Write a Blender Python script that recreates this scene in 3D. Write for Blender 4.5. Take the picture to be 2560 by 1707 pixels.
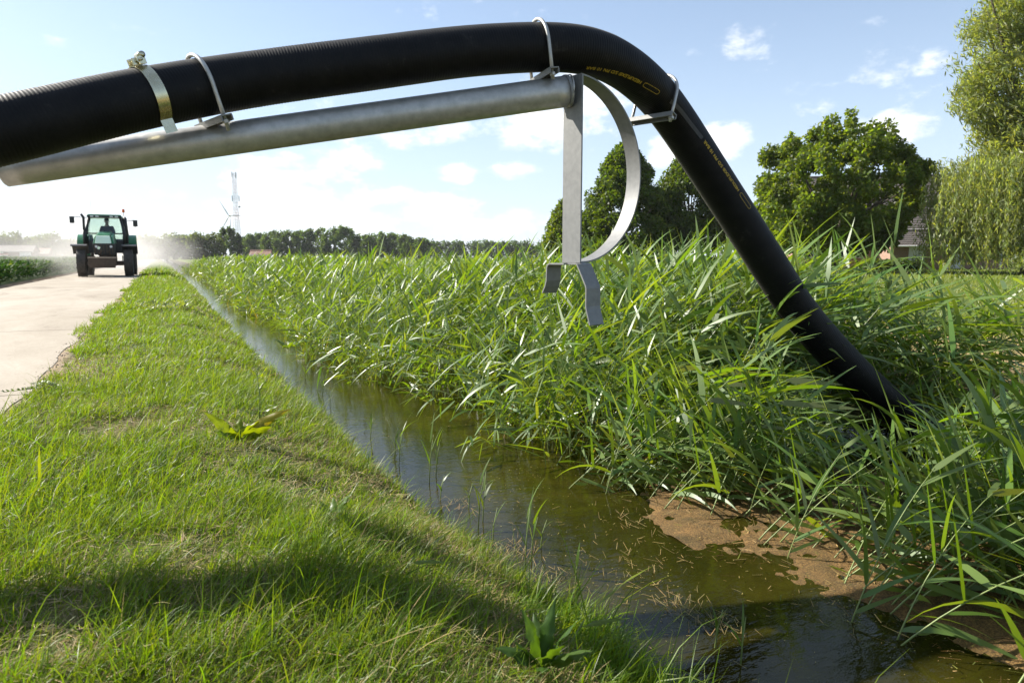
import bpy, bmesh, math, random
import numpy as np
from mathutils import Vector, Matrix, Quaternion
for o in list(bpy.data.objects): bpy.data.objects.remove(o)
scn = bpy.context.scene
COL = scn.collection
R = math.radians
rng = np.random.default_rng(7)
random.seed(7)

# ------------------------------------------------------------------ camera
F = 1707.0; H = 0.90; YAW = R(27.2); PITCH = math.atan((853.5-642)/F)
FW = Vector((math.sin(YAW)*math.cos(PITCH), math.cos(YAW)*math.cos(PITCH), -math.sin(PITCH)))
RT = Vector((math.cos(YAW), -math.sin(YAW), 0)); UP = RT.cross(FW)
CAMP = Vector((0, 0, H))
cd = bpy.data.cameras.new('camera'); cam = bpy.data.objects.new('camera', cd); COL.objects.link(cam)
cd.sensor_width = 36; cd.lens = 24.0; cd.clip_start = 0.05; cd.clip_end = 8000
cd.dof.use_dof = True; cd.dof.focus_distance = 3.8; cd.dof.aperture_fstop = 6.3
cam.matrix_world = Matrix(((RT.x, UP.x, -FW.x, 0), (RT.y, UP.y, -FW.y, 0), (RT.z, UP.z, -FW.z, H), (0, 0, 0, 1)))
scn.camera = cam
KX = 2560/2352
def ray(dx, dy):
    return FW + RT*((dx*KX-1280)/F) + UP*((853.5-dy*KX)/F)
def at(dx, dy, depth): return CAMP + ray(dx, dy)*depth
def gnd(dx, depth, z=0.0):
    p = at(dx, 590, depth); return Vector((p.x, p.y, z))

# ------------------------------------------------------------------ sun, sky, exposure
SUN_EL = R(37.5); SUN_AZ = R(-42)          # azimuth clockwise from +Y
tosun = Vector((math.sin(SUN_AZ)*math.cos(SUN_EL), math.cos(SUN_AZ)*math.cos(SUN_EL), math.sin(SUN_EL)))
sl = bpy.data.lights.new('sun', 'SUN'); so = bpy.data.objects.new('sun', sl); COL.objects.link(so)
sl.energy = 5.0; sl.angle = R(0.5); sl.color = (1.0, 0.95, 0.86)
so.rotation_euler = (-tosun).to_track_quat('-Z', 'Y').to_euler(); so.location = (-20, 40, 50)
W = bpy.data.worlds.new('World'); scn.world = W; W.use_nodes = True
nt = W.node_tree; nt.nodes.clear()
def N(tree, typ, **kw):
    n = tree.nodes.new(typ)
    for k, v in kw.items(): setattr(n, k, v)
    return n
def sky_world():
    L = nt.links.new
    out = N(nt, 'ShaderNodeOutputWorld'); bg = N(nt, 'ShaderNodeBackground'); L(bg.outputs[0], out.inputs[0])
    sky = N(nt, 'ShaderNodeTexSky', sky_type='NISHITA'); sky.sun_disc = False
    sky.sun_elevation = SUN_EL; sky.sun_rotation = SUN_AZ
    sky.air_density = 1.0; sky.dust_density = 0.8; sky.ozone_density = 2.4; sky.altitude = 0
    tc = N(nt, 'ShaderNodeTexCoord'); d = tc.outputs['Generated']
    sep = N(nt, 'ShaderNodeSeparateXYZ'); L(d, sep.inputs[0])
    def M(op, a, b=None, clamp=False):
        m = N(nt, 'ShaderNodeMath', operation=op); m.use_clamp = clamp
        for i, v in enumerate((a, b)):
            if v is None: continue
            if isinstance(v, (int, float)): m.inputs[i].default_value = v
            else: L(v, m.inputs[i])
        return m.outputs[0]
    # noise in stretched directions: cumulus low over the land
    vm = N(nt, 'ShaderNodeVectorMath', operation='MULTIPLY'); L(d, vm.inputs[0]); vm.inputs[1].default_value = (1, 1, 1.9)
    n1 = N(nt, 'ShaderNodeTexNoise'); n1.inputs['Scale'].default_value = 7.5; n1.inputs['Detail'].default_value = 9; n1.inputs['Roughness'].default_value = 0.62
    L(vm.outputs[0], n1.inputs['Vector'])
    n2 = N(nt, 'ShaderNodeTexNoise'); n2.inputs['Scale'].default_value = 26; n2.inputs['Detail'].default_value = 7; n2.inputs['Roughness'].default_value = 0.6
    L(vm.outputs[0], n2.inputs['Vector'])
    clouds = [(120,90,130,22,.35),(300,60,80,20,.3),(1850,200,60,20,.4),(1960,60,80,24,.4),(560,500,80,24,.8),(700,560,150,22,.8),(1050,400,50,22,.8),(690,300,60,20,.6),(2040,300,95,42,1),(2030,150,75,42,.62),(2145,140,55,30,.75),(1725,85,75,50,.62),(1665,322,62,42,1),(1530,350,45,45,.9),
        (1260,300,150,55,1),(1370,225,110,80,.9),(1190,392,62,24,.95),(960,308,170,34,.85),(800,372,85,60,.85),(640,440,140,80,.95),
        (890,448,110,30,.95),(1010,485,120,48,.95),(810,505,120,42,.9),(1170,510,140,36,.9),(620,372,120,30,.8),(470,462,80,26,.85),(320,440,70,22,.7),
        (150,415,120,26,.6),(250,520,200,40,.85),(60,480,90,30,.7),(1500,500,200,40,.8),(2100,480,150,40,.7),
        (-250,300,200,80,.8),(-500,450,260,60,.9),(2700,330,200,70,.9),(3100,480,240,60,.9)]
    total = None
    for (cx, cy, rx, ry, s) in clouds:
        c = ray(cx, cy).normalized()
        e1 = (ray(cx+30, cy).normalized()-c); sx = e1.length/30; e1.normalize()
        e2 = (ray(cx, cy-30).normalized()-c); sy = e2.length/30; e2.normalize()
        def lin(e, r):
            q = N(nt, 'ShaderNodeVectorMath', operation='DOT_PRODUCT'); L(d, q.inputs[0]); q.inputs[1].default_value = tuple(e/r)
            return M('SUBTRACT', q.outputs['Value'], c.dot(e)/r)
        a = lin(e1, rx*sx*1.35); b = lin(e2, ry*sy*1.35)
        f = N(nt, 'ShaderNodeVectorMath', operation='DOT_PRODUCT'); L(d, f.inputs[0]); f.inputs[1].default_value = tuple(c)
        fm = M('GREATER_THAN', f.outputs['Value'], 0.3)
        r2 = M('ADD', M('MULTIPLY', a, a), M('MULTIPLY', b, b))
        g = M('MULTIPLY', M('MULTIPLY', M('SUBTRACT', 1.0, r2, True), s), fm)
        total = g if total is None else M('MAXIMUM', total, g)
    dens = M('ADD', M('MULTIPLY', total, 0.58), M('ADD', M('MULTIPLY', M('SUBTRACT', n1.outputs['Fac'], 0.5), 1.5), M('MULTIPLY', M('SUBTRACT', n2.outputs['Fac'], 0.5), 0.9)))
    mr = N(nt, 'ShaderNodeMapRange', interpolation_type='SMOOTHSTEP'); L(dens, mr.inputs[0])
    mr.inputs[1].default_value = 0.16; mr.inputs[2].default_value = 0.74
    shade = N(nt, 'ShaderNodeMapRange'); L(n2.outputs['Fac'], shade.inputs[0]); shade.inputs[1].default_value = .3; shade.inputs[2].default_value = .7
    shade.inputs[3].default_value = 6.9; shade.inputs[4].default_value = 9.4
    cc = N(nt, 'ShaderNodeCombineColor'); L(shade.outputs[0], cc.inputs[0]); L(M('MULTIPLY', shade.outputs[0], 1.0), cc.inputs[1]); L(M('MULTIPLY', shade.outputs[0], 1.01), cc.inputs[2])
    # thin milky veil low over the horizon, all the way round
    veil = N(nt, 'ShaderNodeMapRange', interpolation_type='SMOOTHSTEP'); L(sep.outputs[2], veil.inputs[0])
    veil.inputs[1].default_value = 0.36; veil.inputs[2].default_value = 0.0; veil.inputs[3].default_value = 0.24; veil.inputs[4].default_value = 0.7
    mv = N(nt, 'ShaderNodeMix', data_type='RGBA'); L(veil.outputs[0], mv.inputs[0]); L(sky.outputs[0], mv.inputs[6]); mv.inputs[7].default_value = (4.9, 5.9, 7.2, 1)
    mx = N(nt, 'ShaderNodeMix', data_type='RGBA'); L(mr.outputs[0], mx.inputs[0]); L(mv.outputs[2], mx.inputs[6]); L(cc.outputs[0], mx.inputs[7])
    L(mx.outputs[2], bg.inputs[0]); bg.inputs[1].default_value = 0.076
sky_world()
scn.view_settings.view_transform = 'Standard'; scn.view_settings.look = 'None'
scn.view_settings.gamma = 1; scn.view_settings.use_curve_mapping = False
scn.view_settings.exposure = 1.18
scn.render.engine = 'CYCLES'
scn.cycles.max_bounces = 8; scn.cycles.volume_step_rate = 1.0; scn.cycles.transparent_max_bounces = 8

# ------------------------------------------------------------------ tags, mesh helpers
def tag(o, label=None, cat=None, group=None, kind=None):
    if label: o['label'] = label
    if cat: o['category'] = cat
    if group: o['group'] = group
    if kind: o['kind'] = kind
    return o
def empty(name, loc=(0, 0, 0), rz=0.0):
    o = bpy.data.objects.new(name, None); COL.objects.link(o); o.location = loc; o.rotation_euler = (0, 0, rz)
    o.empty_display_size = 0.1
    return o
def children(o): return [c for c in bpy.data.objects if c.parent == o]
def np_mesh(name, V, faces, mat, parent=None, cols=None, smooth=False):
    """V (n,3); faces: list of (k,m) int arrays (quads or tris)."""
    me = bpy.data.meshes.new(name)
    V = np.asarray(V, dtype=np.float32)
    me.vertices.add(len(V)); me.vertices.foreach_set('co', V.ravel())
    loops = np.concatenate([f.ravel() for f in faces]).astype(np.int32)
    tot = np.concatenate([np.full(len(f), f.shape[1], dtype=np.int32) for f in faces])
    st = np.concatenate([[0], np.cumsum(tot)[:-1]]).astype(np.int32)
    me.loops.add(len(loops)); me.loops.foreach_set('vertex_index', loops)
    me.polygons.add(len(tot)); me.polygons.foreach_set('loop_start', st); me.polygons.foreach_set('loop_total', tot)
    if smooth: me.polygons.foreach_set('use_smooth', np.ones(len(tot), dtype=bool))
    me.update(calc_edges=True)
    if cols is not None:
        a = me.color_attributes.new('Col', 'FLOAT_COLOR', 'POINT')
        c = np.ones((len(V), 4), dtype=np.float32); c[:, :3] = cols
        a.data.foreach_set('color', c.ravel())
    me.materials.append(mat)
    o = bpy.data.objects.new(name, me); COL.objects.link(o)
    if parent is not None: o.parent = parent
    return o
class MB:
    def __init__(s): s.v = []; s.f = []
    def add(s, vs, fs):
        b = len(s.v); s.v += [tuple(v) for v in vs]; s.f += [tuple(b+i for i in f) for f in fs]; return s
    def box(s, c, size, rot=None, top=(1, 1)):
        hx, hy, hz = size[0]/2, size[1]/2, size[2]/2
        vs = [Vector((x*hx, y*hy, -hz)) for x, y in ((-1,-1),(1,-1),(1,1),(-1,1))] + [Vector((x*hx*top[0], y*hy*top[1], hz)) for x, y in ((-1,-1),(1,-1),(1,1),(-1,1))]
        if rot is not None: vs = [rot @ v for v in vs]
        c = Vector(c)
        return s.add([c+v for v in vs], [(3,2,1,0),(4,5,6,7),(0,1,5,4),(1,2,6,5),(2,3,7,6),(3,0,4,7)])
    def hexa(s, p):   # 8 points: bottom 4 ccw, top 4 ccw
        return s.add(p, [(3,2,1,0),(4,5,6,7),(0,1,5,4),(1,2,6,5),(2,3,7,6),(3,0,4,7)])
    def tube(s, pts, rad, n=8, cap=True, up=Vector((0, 0, 1))):
        pts = [Vector(p) for p in pts]; m = len(pts)
        if isinstance(rad, (int, float)): rad = [rad]*m
        ring = []; prev = None
        for i, p in enumerate(pts):
            t = (pts[min(i+1, m-1)]-pts[max(i-1, 0)]).normalized()
            if prev is None:
                a = up if abs(t.dot(up)) < .95 else Vector((1, 0, 0))
                u = (a - t*a.dot(t)).normalized()
            else: u = (prev - t*prev.dot(t)).normalized()
            prev = u; w = t.cross(u)
            ring.append([p+(u*math.cos(2*math.pi*k/n)+w*math.sin(2*math.pi*k/n))*rad[i] for k in range(n)])
        vs = [q for r in ring for q in r]; fs = []
        for i in range(m-1):
            for k in range(n):
                fs.append((i*n+k, i*n+(k+1) % n, (i+1)*n+(k+1) % n, (i+1)*n+k))
        if cap: fs.append(tuple(range(n-1, -1, -1))); fs.append(tuple((m-1)*n+k for k in range(n)))
        return s.add(vs, fs)
    def cyl(s, p0, p1, r0, r1=None, n=12): return s.tube([p0, p1], [r0, r0 if r1 is None else r1], n)
    def lathe(s, prof, axis='X', n=28, c=(0, 0, 0)):
        vs = []; c = Vector(c)
        for (a, r) in prof:
            for k in range(n):
                t = 2*math.pi*k/n
                p = (a, r*math.cos(t), r*math.sin(t)) if axis == 'X' else ((r*math.cos(t), r*math.sin(t), a) if axis == 'Z' else (r*math.cos(t), a, r*math.sin(t)))
                vs.append(c+Vector(p))
        fs = []; m = len(prof)
        for i in range(m-1):
            for k in range(n): fs.append((i*n+k, (i+1)*n+k, (i+1)*n+(k+1) % n, i*n+(k+1) % n))
        return s.add(vs, fs)
    def prism(s, poly, d0, d1, frame=None):   # poly (a,b) extruded along third axis from d0 to d1; frame maps (a,b,d)
        fr = frame or (lambda a, b, d: (d, a, b)); n = len(poly)
        vs = [fr(a, b, d0) for a, b in poly]+[fr(a, b, d1) for a, b in poly]
        fs = [tuple(range(n-1, -1, -1)), tuple(range(n, 2*n))]+[(i, (i+1) % n, n+(i+1) % n, n+i) for i in range(n)]
        return s.add(vs, fs)
    def build(s, name, mat, parent=None, smooth=False, bevel=0.0):
        me = bpy.data.meshes.new(name); me.from_pydata(s.v, [], s.f)
        bm = bmesh.new(); bm.from_mesh(me); bmesh.ops.recalc_face_normals(bm, faces=bm.faces)
        if bevel > 0:
            bmesh.ops.bevel(bm, geom=[e for e in bm.edges if len(e.link_faces) == 2 and e.calc_face_angle(0) > .5], offset=bevel, segments=2, affect='EDGES', profile=.6)
        bm.to_mesh(me); bm.free()
        if smooth:
            for p in me.polygons: p.use_smooth = True
        me.materials.append(mat); me.update()
        o = bpy.data.objects.new(name, me); COL.objects.link(o)
        if parent is not None: o.parent = parent
        if smooth == 'auto':
            try: me.set_sharp_from_angle(angle=R(35))
            except Exception: pass
        return o
def smooth_path(pts, n):
    """Catmull-Rom through rows of any width, n samples, even in parameter length"""
    P = np.array(pts, dtype=float); m = len(P)
    P2 = np.vstack([2*P[0]-P[1], P, 2*P[-1]-P[-2]])
    out = []
    for i in range(m-1):
        p0, p1, p2, p3 = P2[i:i+4]
        for t in np.linspace(0, 1, 60, endpoint=(i == m-2)):
            out.append(.5*((2*p1)+(-p0+p2)*t+(2*p0-5*p1+4*p2-p3)*t*t+(-p0+3*p1-3*p2+p3)*t**3))
    out = np.array(out); s = np.concatenate([[0], np.cumsum(np.linalg.norm(np.diff(out[:, :3], axis=0), axis=1))])
    q = np.linspace(0, s[-1], n)
    return np.stack([np.interp(q, s, out[:, k]) for k in range(out.shape[1])], axis=1), s[-1]
# lattice value noise for placing things
_tab = np.random.default_rng(3).random((256, 256))
def vnoise(x, y, sc=1.0, off=0):
    x = np.asarray(x)*sc+off*17.3; y = np.asarray(y)*sc+off*5.7
    xi = np.floor(x).astype(int); yi = np.floor(y).astype(int); fx = x-xi; fy = y-yi
    fx = fx*fx*(3-2*fx); fy = fy*fy*(3-2*fy)
    g = lambda a, b: _tab[a % 256, b % 256]
    return (g(xi, yi)*(1-fx)+g(xi+1, yi)*fx)*(1-fy)+(g(xi, yi+1)*(1-fx)+g(xi+1, yi+1)*fx)*fy
def fbm(x, y, sc=1.0, off=0): return .55*vnoise(x, y, sc, off)+.3*vnoise(x, y, sc*2.1, off+1)+.15*vnoise(x, y, sc*4.3, off+2)

# ------------------------------------------------------------------ materials
def nodes(name):
    m = bpy.data.materials.new(name); m.use_nodes = True; t = m.node_tree; t.nodes.clear()
    out = N(t, 'ShaderNodeOutputMaterial'); return m, t, out
def ramp(t, fac, stops):
    r = N(t, 'ShaderNodeValToRGB'); e = r.color_ramp.elements
    while len(e) < len(stops): e.new(.5)
    for i, (p, c) in enumerate(stops): e[i].position = p; e[i].color = (*c, 1)
    t.links.new(fac, r.inputs[0]); return r.outputs[0]
def noise(t, sc, detail=5, rough=.6, vec=None, dist=0):
    n = N(t, 'ShaderNodeTexNoise'); n.inputs['Scale'].default_value = sc; n.inputs['Detail'].default_value = detail; n.inputs['Roughness'].default_value = rough
    n.inputs['Distortion'].default_value = dist
    if vec is not None: t.links.new(vec, n.inputs['Vector'])
    return n.outputs['Fac']
def bump(t, h, strength=.3, dist=.01):
    b = N(t, 'ShaderNodeBump'); b.inputs['Strength'].default_value = strength; b.inputs['Distance'].default_value = dist
    t.links.new(h, b.inputs['Height']); return b.outputs[0]
def objvec(t):
    return N(t, 'ShaderNodeTexCoord').outputs['Object']
def surf(name, c0, c1=None, rough=.5, metal=0.0, sc=12, spec=.5, bs=0.0, bd=.003, rv=.12, coat=0):
    m, t, out = nodes(name); p = N(t, 'ShaderNodeBsdfPrincipled'); t.links.new(p.outputs[0], out.inputs[0])
    v = objvec(t); f = noise(t, sc, 6, .62, v)
    c1 = c1 or tuple(x*.72 for x in c0)
    t.links.new(ramp(t, f, [(.3, c1), (.7, c0)]), p.inputs['Base Color'])
    mr = N(t, 'ShaderNodeMapRange'); t.links.new(noise(t, sc*2.3, 4, .6, v), mr.inputs[0]); mr.inputs[3].default_value = max(.02, rough-rv); mr.inputs[4].default_value = min(1, rough+rv)
    t.links.new(mr.outputs[0], p.inputs['Roughness']); p.inputs['Metallic'].default_value = metal; p.inputs['Specular IOR Level'].default_value = spec
    p.inputs['Coat Weight'].default_value = coat
    if bs: t.links.new(bump(t, noise(t, sc*4, 5, .7, v), bs, bd), p.inputs['Normal'])
    return m
def foliage(name, rough=.45, spec=.35, trans=.45, tint=(1.25, 1.25, .45), vein=False):
    m, t, out = nodes(name); L = t.links.new
    a = N(t, 'ShaderNodeVertexColor'); a.layer_name = 'Col'
    p = N(t, 'ShaderNodeBsdfPrincipled'); p.inputs['Roughness'].default_value = rough; p.inputs['Specular IOR Level'].default_value = spec
    L(a.outputs[0], p.inputs['Base Color'])
    tr = N(t, 'ShaderNodeBsdfTranslucent'); mm = N(t, 'ShaderNodeMix', data_type='RGBA', blend_type='MULTIPLY'); mm.inputs[0].default_value = 1
    L(a.outputs[0], mm.inputs[6]); mm.inputs[7].default_value = (*tint, 1); L(mm.outputs[2], tr.inputs[0])
    mx = N(t, 'ShaderNodeMixShader'); mx.inputs[0].default_value = trans; L(p.outputs[0], mx.inputs[1]); L(tr.outputs[0], mx.inputs[2]); L(mx.outputs[0], out.inputs[0])
    return m
M_grass = foliage('grass_blade', .45, .42, .5, (1.75, 1.6, .35))
M_reed = foliage('reed_leaf', .42, .6, .42, (2.0, 1.8, .18))
M_leaf = foliage('tree_leaf', .5, .35, .55, (2.4, 2.2, .4))
M_leaf_dark = foliage('dark_tree_leaf', .5, .3, .5, (2.2, 2.0, .3))
M_willow = foliage('willow_leaf', .45, .5, .5, (2.2, 2.1, .5))
M_far = foliage('far_leaf', .7, .1, .5, (2.0, 2.0, .6))
M_crop = foliage('crop_leaf', .65, .1, .35, (1.3, 1.3, .4))
M_weed = foliage('weed_leaf', .4, .4, .5, (1.7, 1.55, .25))
M_straw = foliage('dry_straw', .6, .2, .25, (1, 1, .9))
M_bark = surf('bark', (.12, .09, .06), (.05, .04, .03), .9, sc=6, bs=.6, bd=.02)
M_rubber = None
M_galv = surf('galvanised_steel', (.50, .49, .46), (.35, .345, .32), .46, 0.6, sc=22, bs=.08, bd=.001, rv=.14)
M_galv_plate = surf('galvanised_plate', (.22, .22, .21), (.165, .165, .16), .55, 0.15, sc=30, bs=.06, bd=.001)
M_zinc = surf('yellow_zinc_steel', (.62, .58, .42), (.5, .46, .3), .26, 0.95, sc=40, rv=.08)

# hose rubber: black with pale dust caught on the upward side's fine relief and a few scuffs
def rubber():
    m, t, out = nodes('hose_rubber'); p = N(t, 'ShaderNodeBsdfPrincipled'); t.links.new(p.outputs[0], out.inputs[0])
    v = objvec(t); f = noise(t, 9, 8, .72, v)
    t.links.new(ramp(t, f, [(.40, (.003, .003, .0035)), (.62, (.007, .0065, .0065)), (.74, (.035, .032, .028))]), p.inputs['Base Color'])
    p.inputs['Roughness'].default_value = .55; p.inputs['Specular IOR Level'].default_value = .18; p.inputs['Sheen Weight'].default_value = .07; p.inputs['Sheen Roughness'].default_value = .35; p.inputs['Sheen Tint'].default_value = (.9, .85, .75, 1)
    t.links.new(bump(t, noise(t, 160, 4, .6, v), .25, .001), p.inputs['Normal'])
    return m
M_rubber = rubber()
M_yellow = surf('yellow_print', (.62, .42, .02), (.4, .27, .02), .6, sc=80)
M_stripe = surf('grey_hose_stripe', (.035, .035, .036), (.02, .02, .02), .6, sc=30)
#PART2
# ------------------------------------------------------------------ terrain
PX = [-3000, -5.2, -4.5, -4.1, -4.0, -1.02, -.95, -.70, -.3, .30, .62, .86, 1.0, 1.4, 2.2, 2.7, 3.6, 4.35, 4.9, 5.5, 3000]
PZ = [-.02, -.02, -.02, -.05, -.10, -.10, -.006, .0, .025, .01, -.10, -.21, -.31, -.5, -.5, -.30, -.27, -.24, -.13, -.02, -.02]
def bank_shift(y): return np.interp(y, [0, 1.5, 2.3, 3.6, 8, 35, 120], [.13, .14, .10, .03, -.03, .12, .2])
def tz(x, y):
    x = np.asarray(x, float); y = np.asarray(y, float)
    wob = (vnoise(y, 0*y, .9, 5)-.5)*.16+(vnoise(y, 0*y, 2.6, 6)-.5)*.07
    x = x-bank_shift(y)*np.clip((x-.15)/.5, 0, 1)*np.clip((1.9-x)/.3, 0, 1)
    xx = x + np.where((x > .4) & (x < 1.4), wob, 0.0)
    z = np.interp(xx, PX, PZ)
    z = z-.35*np.exp(-((x-4.25)/.5)**2-((y-2.65)/.45)**2)
    verge = np.clip((x+.75)/.3, 0, 1)*np.clip((1.1-x)/.3, 0, 1)
    z = z + verge*(fbm(x, y, 2.2, 9)-.5)*.07
    z = z + np.where(x > 5, (fbm(x, y, .35, 8)-.5)*.12*np.clip((x-5)/2, 0, 1)*np.clip(1-np.hypot(x, y)/150, 0, 1), 0)
    return z
def build_ground():
    xs = np.unique(np.round(np.concatenate([-np.geomspace(6, 3000, 26), np.arange(-6, -1, .25), np.arange(-1, 2.0, .06), np.arange(2.0, 6, .12), np.geomspace(6, 3000, 40)]), 3))
    ys = np.unique(np.round(np.concatenate([[-60, -30, -12, -6, -3, -1.5], np.arange(-1, 8, .08), np.arange(8, 30, .3), np.geomspace(30, 4500, 46)]), 3))
    X, Y = np.meshgrid(xs, ys); Z = tz(X, Y); nx, ny = len(xs), len(ys)
    V = np.stack([X.ravel(), Y.ravel(), Z.ravel()], 1)
    i = np.arange(ny-1)[:, None]*nx+np.arange(nx-1)[None]; i = i.ravel()
    faces = np.stack([i, i+1, i+nx+1, i+nx], 1)
    x = V[:, 0]; y = V[:, 1]
    n = fbm(x, y, 1.7, 20); n2 = fbm(x, y, .25, 21)
    c = np.zeros((len(V), 3))
    soil = np.array((.21, .15, .10)); dust = np.array((.36, .28, .20)); thatch = np.array((.13, .12, .045)); green = np.array((.055, .085, .015))
    field = np.array((.10, .145, .02)); hay = np.array((.36, .25, .13)); mud_shade = np.array((.05, .04, .018)); lfield = np.array((.05, .085, .02))
    def lerp(a, b, t): return a*(1-t)[:, None]+b*t[:, None]
    vg = lerp(np.tile(thatch, (len(V), 1)), np.tile(green, (len(V), 1)), np.clip((n-.35)*3, 0, 1))
    rf = lerp(np.tile(field, (len(V), 1)), np.tile(field*np.array((1.35, 1.02, 1.3)), (len(V), 1)), np.clip((n2-.4)*2.5, 0, 1))
    hp = np.clip((fbm(x, y, .22, 31)-.50)*7, 0, 1)*np.clip((x-5.2)/1, 0, 1)*np.clip((16-x)/5, 0, 1)*np.clip((26-y)/8, 0, 1)
    near_hay = np.clip((x-4.6)/.6, 0, 1)*np.clip((9.5-x)/1.5, 0, 1)*np.clip((8.5-y)/2, 0, 1)*np.clip((vnoise(x, y, .8, 33)*.6+.55), 0, 1)
    rf = lerp(rf, np.tile(hay, (len(V), 1)), np.clip(np.maximum(hp*.8, near_hay), 0, 1))
    c = vg
    c = np.where((x < -.78)[:, None], soil*.5+dust*.5, c); c = np.where((x < -4.0)[:, None], soil, c); c = np.where((x < -4.7)[:, None], lfield, c)
    e = np.clip((-.62+(vnoise(y, 0*y, 1.4, 40)-.5)*.5-x)/.16, 0, 1)*(x > -.9)
    c = lerp(c, np.tile(dust*.55+soil*.45, (len(V), 1)), e)
    c = np.where((x > .97+bank_shift(y))[:, None], mud_shade, c); c = np.where((x > 4.5)[:, None], thatch, c); c = np.where((x > 4.95)[:, None], rf, c)  # ditch mud, its dark colour also painting in shade between the reed stems
    m, t, out = nodes('ground_soil'); L = t.links.new; p = N(t, 'ShaderNodeBsdfPrincipled'); L(p.outputs[0], out.inputs[0])
    a = N(t, 'ShaderNodeVertexColor'); a.layer_name = 'Col'; v = objvec(t)
    f = noise(t, 26, 8, .7, v); f2 = noise(t, .6, 5, .6, v)
    mm = N(t, 'ShaderNodeMix', data_type='RGBA', blend_type='MULTIPLY'); mm.inputs[0].default_value = 1
    L(a.outputs[0], mm.inputs[6]); L(ramp(t, f, [(.25, (.5, .48, .45)), (.5, (1, 1, 1)), (.75, (1.4, 1.35, 1.25))]), mm.inputs[7])
    m2 = N(t, 'ShaderNodeMix', data_type='RGBA', blend_type='MULTIPLY'); m2.inputs[0].default_value = 1
    L(mm.outputs[2], m2.inputs[6]); L(ramp(t, f2, [(.3, (.82, .84, .8)), (.7, (1.15, 1.12, 1.1))]), m2.inputs[7])
    L(m2.outputs[2], p.inputs['Base Color']); p.inputs['Roughness'].default_value = .9; p.inputs['Specular IOR Level'].default_value = .15
    L(bump(t, f, .7, .02), p.inputs['Normal'])
    o = np_mesh('ground', V, [faces], m, cols=c, smooth=True); tag(o, kind='structure')
build_ground()

# concrete farm road: a bed with separate cast slabs on it
def concrete():
    m, t, out = nodes('road_concrete'); L = t.links.new; p = N(t, 'ShaderNodeBsdfPrincipled'); L(p.outputs[0], out.inputs[0])
    g = N(t, 'ShaderNodeNewGeometry'); mp = N(t, 'ShaderNodeMapping'); L(g.outputs['Position'], mp.inputs[0]); mp.inputs['Scale'].default_value = (1.0, .35, 1)
    f = noise(t, 1.1, 9, .72, mp.outputs[0], .6); f2 = noise(t, 40, 5, .7, g.outputs['Position']); f3 = noise(t, .5, 4, .6, mp.outputs[0])
    base = ramp(t, f, [(.28, (.17, .138, .102)), (.42, (.32, .275, .218)), (.62, (.38, .332, .27)), (.8, (.34, .295, .237))])
    mm = N(t, 'ShaderNodeMix', data_type='RGBA', blend_type='MULTIPLY'); mm.inputs[0].default_value = 1
    L(base, mm.inputs[6]); L(ramp(t, f2, [(.3, (.86, .85, .83)), (.7, (1.08, 1.08, 1.07))]), mm.inputs[7])
    m2 = N(t, 'ShaderNodeMix', data_type='RGBA', blend_type='MULTIPLY'); m2.inputs[0].default_value = 1
    L(mm.outputs[2], m2.inputs[6]); L(ramp(t, f3, [(.3, (.84, .82, .78)), (.6, (1.02, 1.02, 1.02))]), m2.inputs[7])
    L(m2.outputs[2], p.inputs['Base Color']); p.inputs['Roughness'].default_value = .85; p.inputs['Specular IOR Level'].default_value = .25
    L(bump(t, f2, .3, .004), p.inputs['Normal']); return m
M_conc = concrete()
M_roadbed = surf('road_bed_dirt', (.34, .27, .20), (.22, .17, .12), .95, sc=3, bs=.5, bd=.01)
road = MB(); ysr = list(np.arange(-10, 140, 5.0))+[160, 200, 260, 340, 460, 640]
vs = []; fs = []
for y in ysr: vs += [(-4.06, y, -.03), (-.90, y, -.03)]
for i in range(len(ysr)-1): fs.append((2*i, 2*i+1, 2*i+3, 2*i+2))
road = MB().add(vs, fs).build('road', M_roadbed); tag(road, kind='structure')
SL = 4.6
for k in range(-2, 30):
    y0 = k*SL+.8; mbs = MB(); ny = 14
    if k > 8: ny = 2
    vv = []; ff = []
    for i in range(ny+1):
        y = y0+.006+(SL-.012)*i/ny
        je = (float(vnoise(y, 0, 3.1, 50))-.5)*.07; jl = (float(vnoise(y, 0, 2.3, 51))-.5)*.08
        zt = .006+(random.random()-.5)*.003
        vv += [(-4.0+jl, y, -.02), (-4.0+jl, y, zt), (-2.4, y, zt+.012), (-.84+je, y, zt-.004), (-.83+je, y, -.02)]
    for i in range(ny):
        for q in range(4): ff.append((i*5+q, i*5+q+1, i*5+5+q+1, i*5+5+q))
    ff += [tuple(range(4, -1, -1)), tuple(ny*5+q for q in range(5))]
    mbs.add(vv, ff).build('concrete_slab', M_conc, road)
far_top = MB().add([(-4, 138.8, .004), (-.85, 138.8, .004), (-.85, 640, .004), (-4, 640, .004)], [(0, 1, 2, 3)]).build('concrete_slab', M_conc, road)

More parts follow.
